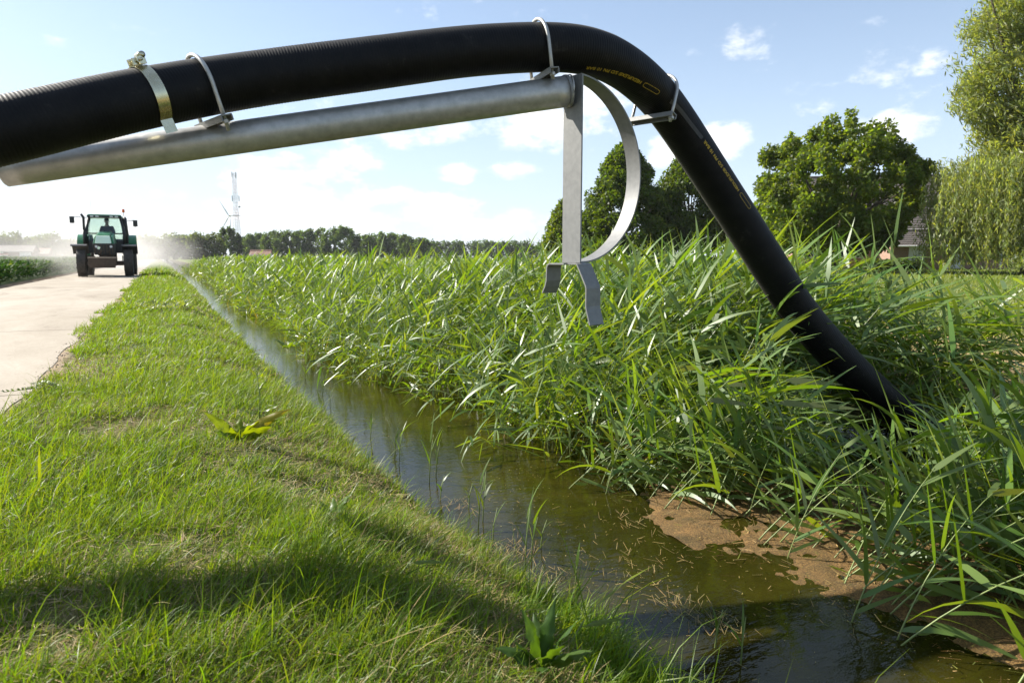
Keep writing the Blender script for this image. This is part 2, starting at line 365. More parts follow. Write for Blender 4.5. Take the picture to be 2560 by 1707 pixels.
# ditch water
def water_mat():
    m, t, out = nodes('ditch_water'); L = t.links.new; p = N(t, 'ShaderNodeBsdfPrincipled'); L(p.outputs[0], out.inputs[0])
    v = objvec(t)
    f = noise(t, 1.3, 6, .65, v, .4); f2 = noise(t, 30, 3, .6, v)
    base = ramp(t, f, [(.32, (.008, .008, .0015)), (.5, (.020, .018, .0026)), (.68, (.038, .032, .0045))])
    L(base, p.inputs['Base Color']); p.inputs['Roughness'].default_value = .03; p.inputs['IOR'].default_value = 1.33; p.inputs['Specular IOR Level'].default_value = .5
    mp = N(t, 'ShaderNodeMapping'); L(v, mp.inputs[0]); mp.inputs['Scale'].default_value = (1, 2.2, 1); mp.inputs['Rotation'].default_value = (0, 0, R(20))
    L(bump(t, noise(t, 13, 3, .55, mp.outputs[0]), .16, .012), p.inputs['Normal']); return m
ysw = [-8, -3, 0, 2, 4, 8, 16, 40, 90, 200, 420]
vs = []; fs = []
for y in ysw: vs += [(.7, y, -.30), (4.75, y, -.30)]
for i in range(len(ysw)-1): fs.append((2*i, 2*i+1, 2*i+3, 2*i+2))
wat = MB().add(vs, fs).build('water', water_mat()); tag(wat, kind='structure')

# ------------------------------------------------------------------ strips: blades and leaves
def strips(P, az, th0, dth, length, width, roll, nseg, prof, col, tipcol=None):
    """curved tapering blades. P (n,3); az azimuth of the bend; th0 angle from vertical at the base; dth total bend."""
    n = len(P); tt = np.linspace(0, 1, nseg+1)
    th = th0[:, None]+dth[:, None]*(tt[None]**1.2)
    ds = (length/nseg)[:, None]
    thm = .5*(th[:, 1:]+th[:, :-1])
    hx = np.concatenate([np.zeros((n, 1)), np.cumsum(np.sin(thm)*ds, 1)], 1); hz = np.concatenate([np.zeros((n, 1)), np.cumsum(np.cos(thm)*ds, 1)], 1)
    ca, sa = np.cos(az)[:, None], np.sin(az)[:, None]
    C = np.stack([P[:, 0:1]+hx*ca, P[:, 1:2]+hx*sa, P[:, 2:3]+hz], 2)
    side = np.stack([-sa+0*th, ca+0*th, 0*th], 2); nor = np.stack([np.cos(th)*ca, np.cos(th)*sa, -np.sin(th)], 2)
    cr, sr = np.cos(roll)[:, None, None], np.sin(roll)[:, None, None]
    S = side*cr+nor*sr
    w = (width[:, None]*prof(tt)[None]*.5)[..., None]
    V = np.stack([C-S*w, C+S*w], 2).reshape(-1, 3)
    k = 2*(nseg+1); b = (np.arange(n)*k)[:, None]; j = np.arange(nseg)[None]*2
    q = np.stack([b+j, b+j+1, b+j+3, b+j+2], 2).reshape(-1, 4)
    cc = np.repeat(col, k, 0)
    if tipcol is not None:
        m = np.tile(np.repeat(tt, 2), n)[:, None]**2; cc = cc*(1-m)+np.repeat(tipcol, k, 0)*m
    return V, q, cc
prof_blade = lambda t: np.clip((1-t)**.7, .05, 1)
prof_leaf = lambda t: np.clip(np.minimum(.45+t*4, 1.0)*(1-t**1.8)**.9, .03, 1)
class Bag:
    def __init__(s): s.V = []; s.Q = []; s.C = []; s.n = 0
    def add(s, vqc):
        V, q, c = vqc; s.V.append(V); s.Q.append(q+s.n); s.C.append(c); s.n += len(V)
    def build(s, name, mat, parent=None, smooth=True):
        return np_mesh(name, np.concatenate(s.V), [np.concatenate(s.Q)], mat, parent, np.concatenate(s.C), smooth)
def jcol(base, n, v=.25, h=.12):
    base = np.array(base); k = 1+(rng.random((n, 1))-.5)*2*v
    return np.clip(base[None]*k*(1+(rng.random((n, 3))-.5)*2*np.array([h, h*.5, h])), .002, 1)
def mixc(a, b, t): return a*(1-t[:, None])+b*t[:, None]

# ------------------------------------------------------------------ grass of the verge
def verge_grass():
    bag = Bag(); dbag = Bag()
    for (y0, y1, dens, lw, ll, seg) in ((.15, 2.6, 19000, .0032, .066, 4), (2.6, 5.5, 10000, .0043, .066, 3), (5.5, 12, 3800, .0072, .066, 3), (12, 30, 1200, .016, .075, 2), (30, 110, 200, .05, .10, 2)):
        A = (1.4+.98)*(y1-y0); n = int(A*dens)
        x = rng.uniform(-.98, 1.42, n); y = rng.uniform(y0, y1, n)
        patch = fbm(x, y, 1.5, 11); fine = fbm(x, y, 5.5, 12)
        edge = -.82+(vnoise(y, 0*y, 1.3, 41)-.5)*.34+(vnoise(y, 0*y, 5, 42)-.5)*.24
        right = 1.02+bank_shift(y)+(vnoise(y, 0*y, 1.0, 43)-.5)*.16
        lush = np.clip((patch*.6+fine*.4-.31)*4.0, 0, 1)
        bank = np.clip((x-.35)/.5, 0, 1)
        lush = lush*(1-.55*bank*np.clip((4.5-y)/3, 0, 1))
        nearedge = np.clip((x-.84-bank_shift(y))/.1, 0, 1); lush = np.maximum(lush, nearedge*.85)
        frontdark = np.clip((1.75-y)/.5, 0, 1)*np.clip((.3-x)/.6, 0, 1); lush = np.maximum(lush, frontdark*.5)
        keep = (x > edge) & (x < right) & (rng.random(n) < .55+.45*lush) & (tz(x, y) > -.335)
        x, y, lush, bank = x[keep], y[keep], lush[keep], bank[keep]; n = len(x)
        z = tz(x, y)-.005
        h = ll*(.35+.85*lush)*rng.lognormal(0, .32, n)
        h = np.where(rng.random(n) < .035, h*2.0, h); tuft = np.clip((1.28-y)/.15, 0, 1)*np.clip((.25-x)/.3, 0, 1)*np.clip((fbm(x, y, 3, 13)-.3)*4, 0, 1)+np.clip((x-.80)/.15, 0, 1)*np.clip((2.1-y)/.4, 0, 1); h = h*(1+.8*tuft)
        dry = rng.random(n) < (.45*(1-lush)+.07+.15*bank)
        g = mixc(jcol((.080, .160, .010), n, .35), jcol((.145, .190, .016), n, .35), rng.random(n))
        col = np.where(dry[:, None], jcol((.30, .235, .10), n, .35), g)
        wind = R(-10); az = np.where(rng.random(n) < .55, rng.normal(wind, .8, n), rng.uniform(0, 2*math.pi, n))
        th0 = np.abs(rng.normal(.38, .32, n))+np.where(dry, rng.random(n)*.9, 0); dth = np.abs(rng.normal(.8, .6, n))
        w = lw*(.6+.8*rng.random(n))*np.where(dry, .75, 1)*(1+.55*tuft); g = g*(1+.15*tuft[:, None]); dry &= tuft < .5; col = np.where(dry[:, None], col, g)
        roll = rng.normal(0, .7, n); P = np.stack([x, y, z], 1)
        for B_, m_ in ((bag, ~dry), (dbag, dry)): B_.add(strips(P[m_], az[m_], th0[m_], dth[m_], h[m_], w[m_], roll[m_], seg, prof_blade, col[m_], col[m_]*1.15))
    o = bag.build('verge_grass', M_grass); tag(o, 'bright green and straw coloured grass covering the verge between road and ditch', kind='stuff')
    # flat dead thatch between the tufts
    bag = dbag; n = 60000
    x = rng.uniform(-.8, 1.0, n); y = .2+rng.random(n)**1.6*7; keep = rng.random(n) < (.3+.9*np.clip(.62-fbm(x, y, 1.5, 11)*.8-.0, 0, 1)); x, y = x[keep], y[keep]; n = len(x)
    bag.add(strips(np.stack([x, y, tz(x, y)+.004+rng.random(n)*.02], 1), rng.uniform(0, 6.28, n), R(82)+rng.normal(0, .14, n), rng.normal(.1, .2, n), .025+.045*rng.random(n), .0013+.0013*rng.random(n)*(1+y*.3), rng.normal(0, .5, n), 2, prof_blade, jcol((.33, .26, .125), n, .35)))
    o = bag.build('dead_grass', M_straw); tag(o, 'flattened dry straw and dead grass lying between the green tufts', kind='stuff')
verge_grass()

def clods():
    m = MB(); n = 420
    for i in range(n):
        y = .8+random.random()**1.5*9; x = -.80+(random.random()-.5)*.26; s = random.uniform(.004, .013)*(1.6 if random.random() < .08 else 1); z = float(tz(x, y))+.004
        vs = [Vector((x, y, z))+Vector(d).normalized()*s*random.uniform(.6, 1.25) for d in ((1, 0, 0), (0, 1, 0), (-1, 0, 0), (0, -1, 0), (.3, .2, .7), (-.2, -.3, -.5))]
        m.add(vs, [(0, 1, 4), (1, 2, 4), (2, 3, 4), (3, 0, 4), (1, 0, 5), (2, 1, 5), (3, 2, 5), (0, 3, 5)])
    tag(m.build('soil_clods', M_roadbed), 'small crumbs of dry soil along the broken road edge', kind='stuff')
clods()

def meadow_grass():
    bag = Bag()
    for (r0, r1, n, lw, ll) in ((5.0, 14, 30000, .012, .10), (14, 32, 34000, .022, .13), (32, 80, 26000, .06, .16)):
        r = np.sqrt(rng.uniform(r0*r0, r1*r1, n)); a = rng.uniform(R(20), R(82), n)
        x = r*np.cos(a); y = r*np.sin(a); keep = (x > 5.0) & (rng.random(n) < .35+.65*(fbm(x, y, .5, 15) > .42))
        hay = np.clip((x-4.6)/.6, 0, 1)*np.clip((9.5-x)/1.5, 0, 1)*np.clip((8.5-y)/2, 0, 1)
        keep &= rng.random(n) > hay*.85
        x, y = x[keep], y[keep]; n2 = len(x)
        g = mixc(jcol((.10, .155, .016), n2, .25), jcol((.16, .18, .035), n2, .25), rng.random(n2))
        bag.add(strips(np.stack([x, y, tz(x, y)-.01], 1), rng.normal(R(-20), 1.1, n2), np.abs(rng.normal(.3, .25, n2)), np.abs(rng.normal(.5, .3, n2)), ll*(.5+rng.random(n2)), lw*(.6+.8*rng.random(n2)), rng.normal(0, .6, n2), 2, prof_blade, g))
    o = bag.build('meadow_grass', M_grass); tag(o, 'mown green grass of the meadow behind the reeds', kind='stuff')
meadow_grass()

def left_crop():
    bag = Bag(); n = 62000
    y = 22*np.exp(rng.random(n)*2.6); x = -4.72-rng.random(n)**1.25*np.clip(.20*y-3.6, 1.2, 60)
    row = (x*1.33) % 1.0; sc = np.clip(y/30, 1, 5)
    top = .62+.1*fbm(x, y, .6, 60)+.06*np.cos(row*6.28)
    z = -.02+top*np.sqrt(rng.random(n)); L_ = .16*sc**.7*(.6+.8*rng.random(n))
    base = jcol((.036, .085, .016), n, .35)
    yb = rng.random(n) < .06; base[yb] = jcol((.14, .17, .04), int(yb.sum()), .3)
    bag.add(strips(np.stack([x, y, z], 1), rng.uniform(0, 6.28, n), rng.uniform(.3, 1.2, n), rng.uniform(.2, 1.0, n), L_, L_*.5, rng.normal(0, .5, n), 2, prof_leaf, base))
    o = bag.build('crop_plants', M_crop); tag(o, 'dense dark green leafy crop standing along the left side of the road', kind='stuff')
left_crop()
#PART3
# ------------------------------------------------------------------ reeds
def pix(P):
    P = np.atleast_2d(P)-np.array(CAMP); z = P@np.array(FW)
    return (P@np.array(RT)/z*F+1280)/KX, (853.5-P@np.array(UP)/z*F)/KX, z
def hit(dx, dy, z):
    d = ray(dx, dy); return CAMP+d*((z-H)/d.z)
WIND = R(-22)
def stem_at(az, th0, dth, ln, t):
    """offset and angle of points at fraction t (n,k) along bent stems (n)"""
    m = 24; u = np.linspace(0, 1, m+1); um = .5*(u[1:]+u[:-1])
    th = th0[:, None]+dth[:, None]*um[None]**1.2
    hx = np.concatenate([np.zeros((len(az), 1)), np.cumsum(np.sin(th), 1)/m], 1)*ln[:, None]
    hz = np.concatenate([np.zeros((len(az), 1)), np.cumsum(np.cos(th), 1)/m], 1)*ln[:, None]
    f = t*m; i = np.minimum(f.astype(int), m-1); f = f-i
    r = np.arange(len(az))[:, None]
    x = hx[r, i]*(1-f)+hx[r, i+1]*f; z = hz[r, i]*(1-f)+hz[r, i+1]*f
    return np.stack([x*np.cos(az)[:, None], x*np.sin(az)[:, None], z], 2), th0[:, None]+dth[:, None]*t**1.2
def leaf_params(az, th0, dth, ln, nl):
    n = len(az); t = np.linspace(.13, .97, nl)[None]+rng.normal(0, .02, (n, nl)); t = np.clip(t, .1, 1)
    off, th = stem_at(az, th0, dth, ln, t)
    back = rng.random((n, nl)) < .30
    laz = az[:, None]+np.where(back, rng.normal(math.pi*.8, .7, (n, nl)), rng.normal(0, .75, (n, nl)))
    top = np.clip((t-.72)/.28, 0, 1)
    lth = np.where(back, np.abs(rng.normal(.6, .3, (n, nl))), th+np.abs(rng.normal(.85, .38, (n, nl)))*(1-top*.75))
    ldth = np.abs(rng.normal(.45, .3, (n, nl)))*(1-top*.4)
    ll = (.30+.22*rng.random((n, nl)))*np.where(top > .6, .85, 1)*np.clip(ln[:, None]/1.15, .5, 1.15)
    lw = (.020+.014*rng.random((n, nl)))*np.clip(ln[:, None]/1.1, .55, 1.1)
    roll = rng.normal(0, .62, (n, nl))
    return [a.reshape(n*nl, -1).squeeze() if a.ndim == 2 else a.reshape(n*nl, 3) for a in (off, laz, lth, ldth, ll, lw, roll)], top.reshape(-1)
LEAF_A = (.090, .165, .026); LEAF_B = (.14, .195, .070); STEM_C = (.13, .16, .05)
def edge_left(y): return np.interp(y, [0, 1, 2.8, 3.9, 5.1, 6.3, 8.7, 12, 37, 80], [1.9, 1.9, 2.0, 2.05, 1.80, 1.66, 1.54, 1.52, 1.75, 1.85])
HOSE_LOW = ([1290, 1490, 1608, 1722, 1798, 1927, 2047, 2150], [250, 264, 440, 616, 733, 880, 968, 1015])
def bed_points():
    pts = []
    for (y0, y1, dens) in ((.45, 2.75, 95), (2.75, 6, 100), (6, 12, 90), (12, 26, 46), (26, 62, 22)):
        n = int((y1-y0)*4.3*dens); x = rng.uniform(1.4, 5.7, n); y = rng.uniform(y0, y1, n)
        e = edge_left(y)+(vnoise(y, 0*y, 1.3, 70)-.5)*.42+(vnoise(y, 0*y, 3.7, 71)-.5)*.2
        rr = 4.85+.55*np.clip((6-y)/2, 0, 1)+(vnoise(y, 0*y, .8, 72)-.5)*.8
        k = (x > e) & (x < rr); d = x-e
        if y1 < 3:
            k &= rng.random(n) < np.clip(.36+.6*(x-2.15)/.8, .08, 1)
        else: k &= rng.random(n) < np.where(d < .35, .8, 1)
        x, y, d = x[k], y[k], d[k]; n = len(x)
        h = .55+.55*np.clip(d/1.2, 0, 1)*np.interp(y, [2.5, 4, 8, 20], [1.0, .93, .77, .72])+rng.normal(0, .09, n)
        th0 = np.abs(rng.normal(.16, .12, n)); dth = np.abs(rng.normal(.45, .22, n))
        az = rng.normal(WIND, .45, n)
        front = d < .3; th0 = np.where(front, np.abs(rng.normal(.35, .25, n)), th0); az = np.where(front & (rng.random(n) < .35), rng.normal(math.pi, .8, n), az)
        nr = y < 3.2; low = nr & (x < 2.6)
        th0 = np.where(nr, np.abs(rng.normal(.42, .2, n)), th0); dth = np.where(nr, np.abs(rng.normal(.55, .25, n)), dth); az = np.where(nr, rng.normal(WIND, .3, n), az); h = np.where(nr, h*.95, h); th0 = np.where(low, np.abs(rng.normal(.75, .2, n)), th0); h = np.where(low, rng.uniform(.6, .9, n), h)
        pts.append(np.stack([x, y, np.maximum(tz(x, y), -.34), h, th0, dth, az], 1))
    A = np.concatenate(pts)
    # reeds on the camera's side of the hose stay below its line of sight; none stands right in front of the lens
    U1 = rng.random(len(A)); U2 = rng.random(len(A)) < .90
    for it in range(9):
        tip, _ = stem_at(A[:, 6], A[:, 4], A[:, 5], A[:, 3], np.ones((len(A), 1)))
        T = A[:, :3]+tip[:, 0]+np.array((0, 0, .05)); px, py, zz = pix(T)
        fronty = (A[:, 1] < 2.75) | ((A[:, 1] < 3.15) & (A[:, 0] > 2.5) & (A[:, 0] < 4.2))
        lim = np.interp(px, *HOSE_LOW)+np.interp(px, [1700, 2000, 2110], [40, 90, 35])
        bad = fronty & (px > 1250) & (px < 2190) & (py < lim)
        bad |= fronty & (px >= 2190) & (py < 860+U1*220)
        bad |= (px > 1930) & (A[:, 1] < 9) & (py < 615+U1*120) & U2
        A[:, 3] = np.where(bad, A[:, 3]*.87, A[:, 3])
    bad |= (A[:, 3] < .36) | (np.hypot(A[:, 0], A[:, 1]) < 1.95) | (zz < 1.2)
    return A[~bad]
BED = bed_points()
_d = np.hypot(BED[:, 0], BED[:, 1]); _px, _py, _z = pix(BED[:, :3])
vis = (_px > 600) & (_px < 2500) & (_py < 1800)
order = np.argsort(np.where(vis, _d, 1e9)); NIND = 150
IND = BED[order[:NIND]]; REST = BED[order[NIND:]]
def reed_bed():
    bag = Bag(); stems = Bag()
    for (a, b, nl, ls, ss) in ((0, 6, 11, 5, 6), (6, 14, 9, 4, 4), (14, 30, 8, 3, 3), (30, 99, 6, 2, 2)):
        q = REST[(REST[:, 1] >= a) & (REST[:, 1] < b)]
        if not len(q): continue
        n = len(q); fat = max(1.0, (a+b if b < 90 else 70)/2/11)
        P, h, th0, dth, az = q[:, :3], q[:, 3], q[:, 4], q[:, 5], q[:, 6]
        bag.add(strips(P, az, th0, dth, h, np.full(n, .0065*fat), rng.uniform(-1.5, 1.5, n), ss, lambda t: 1-.6*t, jcol(STEM_C, n), None))
        nd = max(1, n//9); kd = rng.choice(n, nd); bag.add(strips(P[kd]+rng.normal(0, .05, (nd, 3))*np.array([1, 1, 0]), az[kd], th0[kd]*1.5+.1, dth[kd]*.4, h[kd]*rng.uniform(.5, .95, nd), np.full(nd, .005*fat), rng.uniform(-1.5, 1.5, nd), ss, lambda t: 1-.6*t, jcol((.36, .29, .15), nd, .25)))
        (off, laz, lth, ldth, ll, lw, roll), top = leaf_params(az, th0, dth, h, nl)
        col = mixc(jcol(LEAF_A, len(laz), .3), jcol(LEAF_B, len(laz), .25), rng.random(len(laz)))
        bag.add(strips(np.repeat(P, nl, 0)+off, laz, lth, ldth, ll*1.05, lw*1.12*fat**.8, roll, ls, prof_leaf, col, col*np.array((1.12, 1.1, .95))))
    o = bag.build('reed_bed', M_reed); tag(o, 'dense green bed of common reed filling the far side of the ditch', kind='stuff')
reed_bed()
PROTO = []
def make_reed_proto(lean, bend):
    root = empty('reed'); n1 = np.ones(1)
    az = n1*0; th0 = n1*lean; dth = n1*bend; ln = n1*1.0
    t = np.linspace(0, 1, 9)[None]; off, _ = stem_at(az, th0, dth, ln, t)
    mb = MB().tube([Vector(p) for p in off[0]], list(np.linspace(.0042, .0018, 9)), 5)
    st = mb.build('stem', M_stem, root, smooth=True)
    nl = 12; (off, laz, lth, ldth, ll, lw, roll), top = leaf_params(az, th0, dth, ln*1.1, nl)
    off = off/1.1
    for i in range(nl):
        c = mixc(jcol(LEAF_A, 1, .25), jcol(LEAF_B, 1, .25), rng.random(1))
        V, q, cc = strips(off[i:i+1], laz[i:i+1], lth[i:i+1], ldth[i:i+1]*1.1, ll[i:i+1]*1.12, lw[i:i+1]*1.2, roll[i:i+1], 7, prof_leaf, c, c*1.1)
        np_mesh('leaf', V, [q], M_reed, root, cc, True)
    return root
M_stem = surf('reed_stem', (.20, .24, .07), (.13, .18, .05), .5, sc=8)
def copy_tree(o, parent=None):
    c = o.copy(); COL.objects.link(c)
    if parent is not None: c.parent = parent
    for ch in KIDS[o]: copy_tree(ch, c)
    return c
KIDS = {}
def index(o):
    KIDS[o] = [c for c in o.children]
    for c in KIDS[o]: index(c)
bpy.context.view_layer.update()
for lean, bend in ((.08, .3), (.15, .5), (.2, .35), (.3, .4), (.32, .6), (.42, .4), (.45, .7), (.55, .5), (.6, .35), (.7, .6)):
    PROTO.append((lean+.5*bend, make_reed_proto(lean, bend)))
for _, p in PROTO: index(p)
used = set()
for (x, y, z, h, th0, dth, az) in IND:
    want = th0+.5*dth+rng.normal(0, .05); k = int(np.argmin([abs(a-want) for a, _ in PROTO])) if rng.random() < .7 else int(np.clip(np.argmin([abs(a-want) for a, _ in PROTO])+rng.integers(-1, 2), 0, len(PROTO)-1))
    src = PROTO[k][1]
    o = src if k not in used else copy_tree(src); used.add(k)
    o.location = (x, y, z); o.rotation_euler = (0, 0, az); s = h*1.02; o.scale = (s, s, s)
    if x < 2.75 and y < 3.4: tag(o, 'green reed leaning over the brown scum and open water in front of the reed bed', 'reed', 'reeds along the front of the reed bed')
    else: tag(o, 'tall wind bent reed with long leaves near the lower end of the black hose', 'reed', 'reeds near the lower end of the hose')
for k, (_, p) in enumerate(PROTO):
    if k not in used:
        for c in KIDS[p]: bpy.data.objects.remove(c)
        bpy.data.objects.remove(p)
# young shoots in the shallow water by the near bank
SHO = [(985, 1100, .26), (1000, 1085, .2), (1097, 1205, .24), (1108, 1190, .17), (905, 1045, .16), (850, 1000, .14), (915, 1060, .2), (1130, 1240, .15), (1205, 1300, .24), (1218, 1280, .18), (1240, 1250, .12), (1075, 1160, .12), (740, 900, .16), (757, 925, .13), (700, 860, .14), (1010, 1140, .12), (1320, 1345, .14), (1640, 1480, .12), (1700, 1520, .14)]
for (dx, dy, h) in SHO:
    p = hit(dx, dy+8, -.30); root = empty('reed_shoot', p, random.uniform(-.5, .5))
    MB().tube([(0, 0, -.05), (0.01, 0, h*.5), (.03, 0, h)], [.0028, .0024, .001], 5).build('stem', M_stem, root, smooth=True)
    nl = 3 if h > .15 else 2
    for i in range(nl):
        c = jcol((.085, .14, .02), 1, .2); a1 = np.ones(1)
        V, q, cc = strips(np.array([[.012, 0, h*(.35+.25*i)]]), a1*random.uniform(-1, 1)+(math.pi*.8 if i == 0 else 0), a1*random.uniform(.1, .5), a1*random.uniform(.1, 1.0), a1*h*random.uniform(.5, .8), a1*.012, a1*random.uniform(-.6, .6), 6, prof_leaf, c, c*1.1)
        np_mesh('leaf', V, [q], M_reed, root, cc, True)
    tag(root, 'young upright reed shoot standing in shallow water beside the near grass bank', 'reed shoot', 'reed shoots in the shallow water')

# ------------------------------------------------------------------ scum, floating straw
def algae():
    m, t, out = nodes('brown_scum'); L = t.links.new; p = N(t, 'ShaderNodeBsdfPrincipled'); L(p.outputs[0], out.inputs[0]); v = objvec(t)
    f = noise(t, 150, 4, .8, v); f2 = noise(t, 9, 5, .65, v)
    b = ramp(t, f, [(.38, (.07, .04, .010)), (.5, (.20, .108, .026)), (.62, (.38, .23, .068))])
    mm = N(t, 'ShaderNodeMix', data_type='RGBA', blend_type='MULTIPLY'); mm.inputs[0].default_value = 1; L(b, mm.inputs[6]); L(ramp(t, f2, [(.3, (.45, .5, .35)), (.65, (1.1, 1.05, 1))]), mm.inputs[7])
    L(mm.outputs[2], p.inputs['Base Color']); p.inputs['Roughness'].default_value = .8; L(bump(t, f, 1.0, .012), p.inputs['Normal'])
    xs = np.arange(1.9, 4.8, .02); ys = np.arange(.2, 4.4, .02); X, Y = np.meshgrid(xs, ys); nx, ny = len(xs), len(ys)
    ins = np.clip((X-(2.02+.12*np.sin(Y*2.3)+np.clip((Y-2.3)*.35, 0, .4)+np.clip((1.0-Y)*.9, 0, 2)))*2.2, -1, .42)-np.clip((Y-3.6)*2, 0, 1)-np.clip((X-3.0)*1.5, 0, 1)
    v_ = ins+(fbm(X, Y, 1.8, 80)-.5)*1.3+(fbm(X, Y, 7, 81)-.5)*.5+.04
    Z = -.3035+np.clip(v_, -.2, .3)*.05+(fbm(X, Y, 9, 82)-.5)*.012+(fbm(X, Y, 31, 83)-.5)*.008
    i = (np.arange(ny-1)[:, None]*nx+np.arange(nx-1)[None]).ravel(); q = np.stack([i, i+1, i+nx+1, i+nx], 1)
    ok = (v_.ravel()[q] > -.12).all(1); q = q[ok]; u, inv = np.unique(q, return_inverse=True)
    V = np.stack([X.ravel(), Y.ravel(), Z.ravel()], 1)[u]
    o = np_mesh('brown_scum', V, [inv.reshape(-1, 4)], m, smooth=True); tag(o, 'orange brown mat of scum and rotting plant bits floating between the reeds', kind='stuff')
    bag = Bag(); n = 1500; a1 = np.ones(n)
    y = .8+4.2*rng.random(n)**1.4; x = 1.28+rng.random(n)*1.6
    clus = fbm(x, y, 1.1, 90); k = rng.random(n) < np.clip((clus-.36)*3.2, .08, 1); x, y = x[k], y[k]; n = len(x)
    bag.add(strips(np.stack([x, y, np.full(n, -.2965)+rng.random(n)*.003], 1), rng.normal(R(-35), .9, n), R(90)*np.ones(n), np.zeros(n), .010+.05*rng.random(n)**2.5, .0012+.0014*rng.random(n), np.zeros(n), 1, lambda t: 1+0*t, jcol((.30, .22, .09), n, .4)))
    # rafts of old stalks washed against the near bank
    for (dx, dy, cnt, sp) in ((1175, 1268, 60, .07), (1050, 1170, 35, .08), (1640, 1440, 40, .06), (1560, 1400, 30, .06), (1260, 1330, 26, .07), (1480, 1210, 30, .10), (1450, 1300, 40, .12)):
        c = hit(dx, dy, -.3); a = np.ones(cnt)
        bag.add(strips(np.stack([c.x+rng.normal(0, sp*.7, cnt), c.y+rng.normal(0, sp, cnt), -.293+rng.random(cnt)*.008], 1), rng.normal(R(60), .5, cnt), R(89)*a, 0*a, .03+.055*rng.random(cnt), .0012+.001*rng.random(cnt), 0*a, 1, lambda t: 1+0*t, jcol((.27, .195, .085), cnt, .4)))
    n = 1100; y = .75+2.6*rng.random(n); x = 1.3+1.2*rng.random(n); k = rng.random(n) < np.clip((fbm(x, y, 2.2, 93)-.4)*4, .03, 1); x, y = x[k], y[k]; n = len(x)
    bag.add(strips(np.stack([x, y, np.full(n, -.297)], 1), rng.uniform(0, 6.3, n), R(90)*np.ones(n), np.zeros(n), .002+.006*rng.random(n)**2, .0012+.002*rng.random(n), np.zeros(n), 1, lambda t: 1+0*t, jcol((.40, .33, .12), n, .3)))
    # bits of leaf and stalk caught on the scum and along its edge
    n = 17000; x = rng.uniform(1.75, 3.2, n); y = rng.uniform(.4, 4.0, n); e = 2.02+.12*np.sin(y*2.3)+np.clip((y-2.3)*.35, 0, .4)+np.clip((1.0-y)*.9, 0, 2)
    k = rng.random(n) < np.clip((x-e+.22)*2.2, 0, 1)*np.clip(.2+1.6*(fbm(x, y, 3.1, 95)-.3), .1, 1); x, y = x[k], y[k]; n = len(x)
    bag.add(strips(np.stack([x, y, -.289+.006*rng.random(n)], 1), rng.uniform(0, 6.3, n), R(88)+rng.normal(0, .12, n), np.zeros(n), .006+.075*rng.random(n)**3.5, .0010+.0035*rng.random(n)**3, rng.normal(0, .3, n), 1, lambda t: 1-.4*t, np.where((rng.random(n) < .25)[:, None], jcol((.12, .13, .03), n, .4), np.where((rng.random(n) < .5)[:, None], jcol((.36, .24, .10), n, .4), jcol((.10, .055, .02), n, .4)))))
    o = bag.build('floating_straw', M_straw); tag(o, 'loose straw stalks and specks drifting on the dark water', kind='stuff')
algae()

# ------------------------------------------------------------------ weeds in the verge
def wavy_leaf(root, p, az, th0, dth, ln, wd, col, roll=0.0, lobes=0, mat=None):
    """one broad leaf with a folded midrib and a wavy edge"""
    ns = 14; u = np.linspace(0, 1, ns+1); V = []; C = []
    th = th0+dth*u**1.2; hx = np.concatenate([[0], np.cumsum(np.sin(th[1:]))])*ln/ns; hz = np.concatenate([[0], np.cumsum(np.cos(th[1:]))])*ln/ns
    ca, sa = math.cos(az), math.sin(az); ph = random.uniform(0, 6)
    for i in range(ns+1):
        c = np.array([p[0]+hx[i]*ca, p[1]+hx[i]*sa, p[2]+hz[i]]); nrm = np.array([math.cos(th[i])*ca, math.cos(th[i])*sa, -math.sin(th[i])]); sd = np.array([-sa, ca, 0])
        cr, sr = math.cos(roll), math.sin(roll); s = sd*cr+nrm*sr; nn = nrm*cr-sd*sr
        w = wd*.5*min(1, .16+max(0, u[i]-.14)*5)*max(.02, (1-u[i]**2.6))
        if lobes: w *= .72+.28*abs(math.sin(u[i]*lobes*math.pi))
        for k, f in enumerate((-1, -.5, 0, .5, 1)):
            lift = -.32*abs(f)*w+.26*w*math.sin(u[i]*19+ph+f*2.2)*abs(f)
            V.append(c+s*w*f+nn*lift*(-1)); C.append(np.array(col)*(1.25 if k == 2 else 1)*(1+random.uniform(-.1, .1)))
    q = [(i*5+k, i*5+k+1, i*5+6+k, i*5+5+k) for i in range(ns) for k in range(4)]
    return np_mesh('leaf', np.array(V), [np.array(q)], mat or M_weed, root, np.array(C), True)
def plant(name, label, cat, p, leaves, group=None):
    root = empty(name, p)
    for (az, th0, dth, ln, wd, col, roll, lob) in leaves: wavy_leaf(root, (0, 0, 0), az, th0, dth, ln, wd, col, roll, lob)
    tag(root, label, cat, group); return root
YG = (.15, .20, .012); DG = (.05, .10, .018); YL = (.24, .21, .02)
p = hit(545, 1012, .01); right = R(-27)
plant('dock_plant', 'yellow green broad leaved dock plant in the middle of the grass verge', 'weed', p,
      [(math.pi+right+.2, .62, .3, .21, .06, YG, 1.0, 0), (math.pi+right-.6, .4, .7, .12, .05, YG, -.8, 6), (right+1.6, .25, .5, .13, .055, YG, .1, 5), (right+.5, .6, .5, .15, .06, YG, -.9, 6), (right+.2, .95, .3, .22, .075, YG, -1.0, 7), (right-.15, 1.0, .35, .20, .085, YG, 1.0, 6), (right+.35, .7, .5, .17, .07, YG, .9, 5), (right+.15, .85, .4, .30, .06, YL, -1.1, 0), (right-1.5, .5, .5, .12, .06, YG, .1, 5), (math.pi+right+.5, .9, .3, .12, .05, (.09, .15, .015), 1.0, 6)])
p = hit(1245, 1535, -.08)
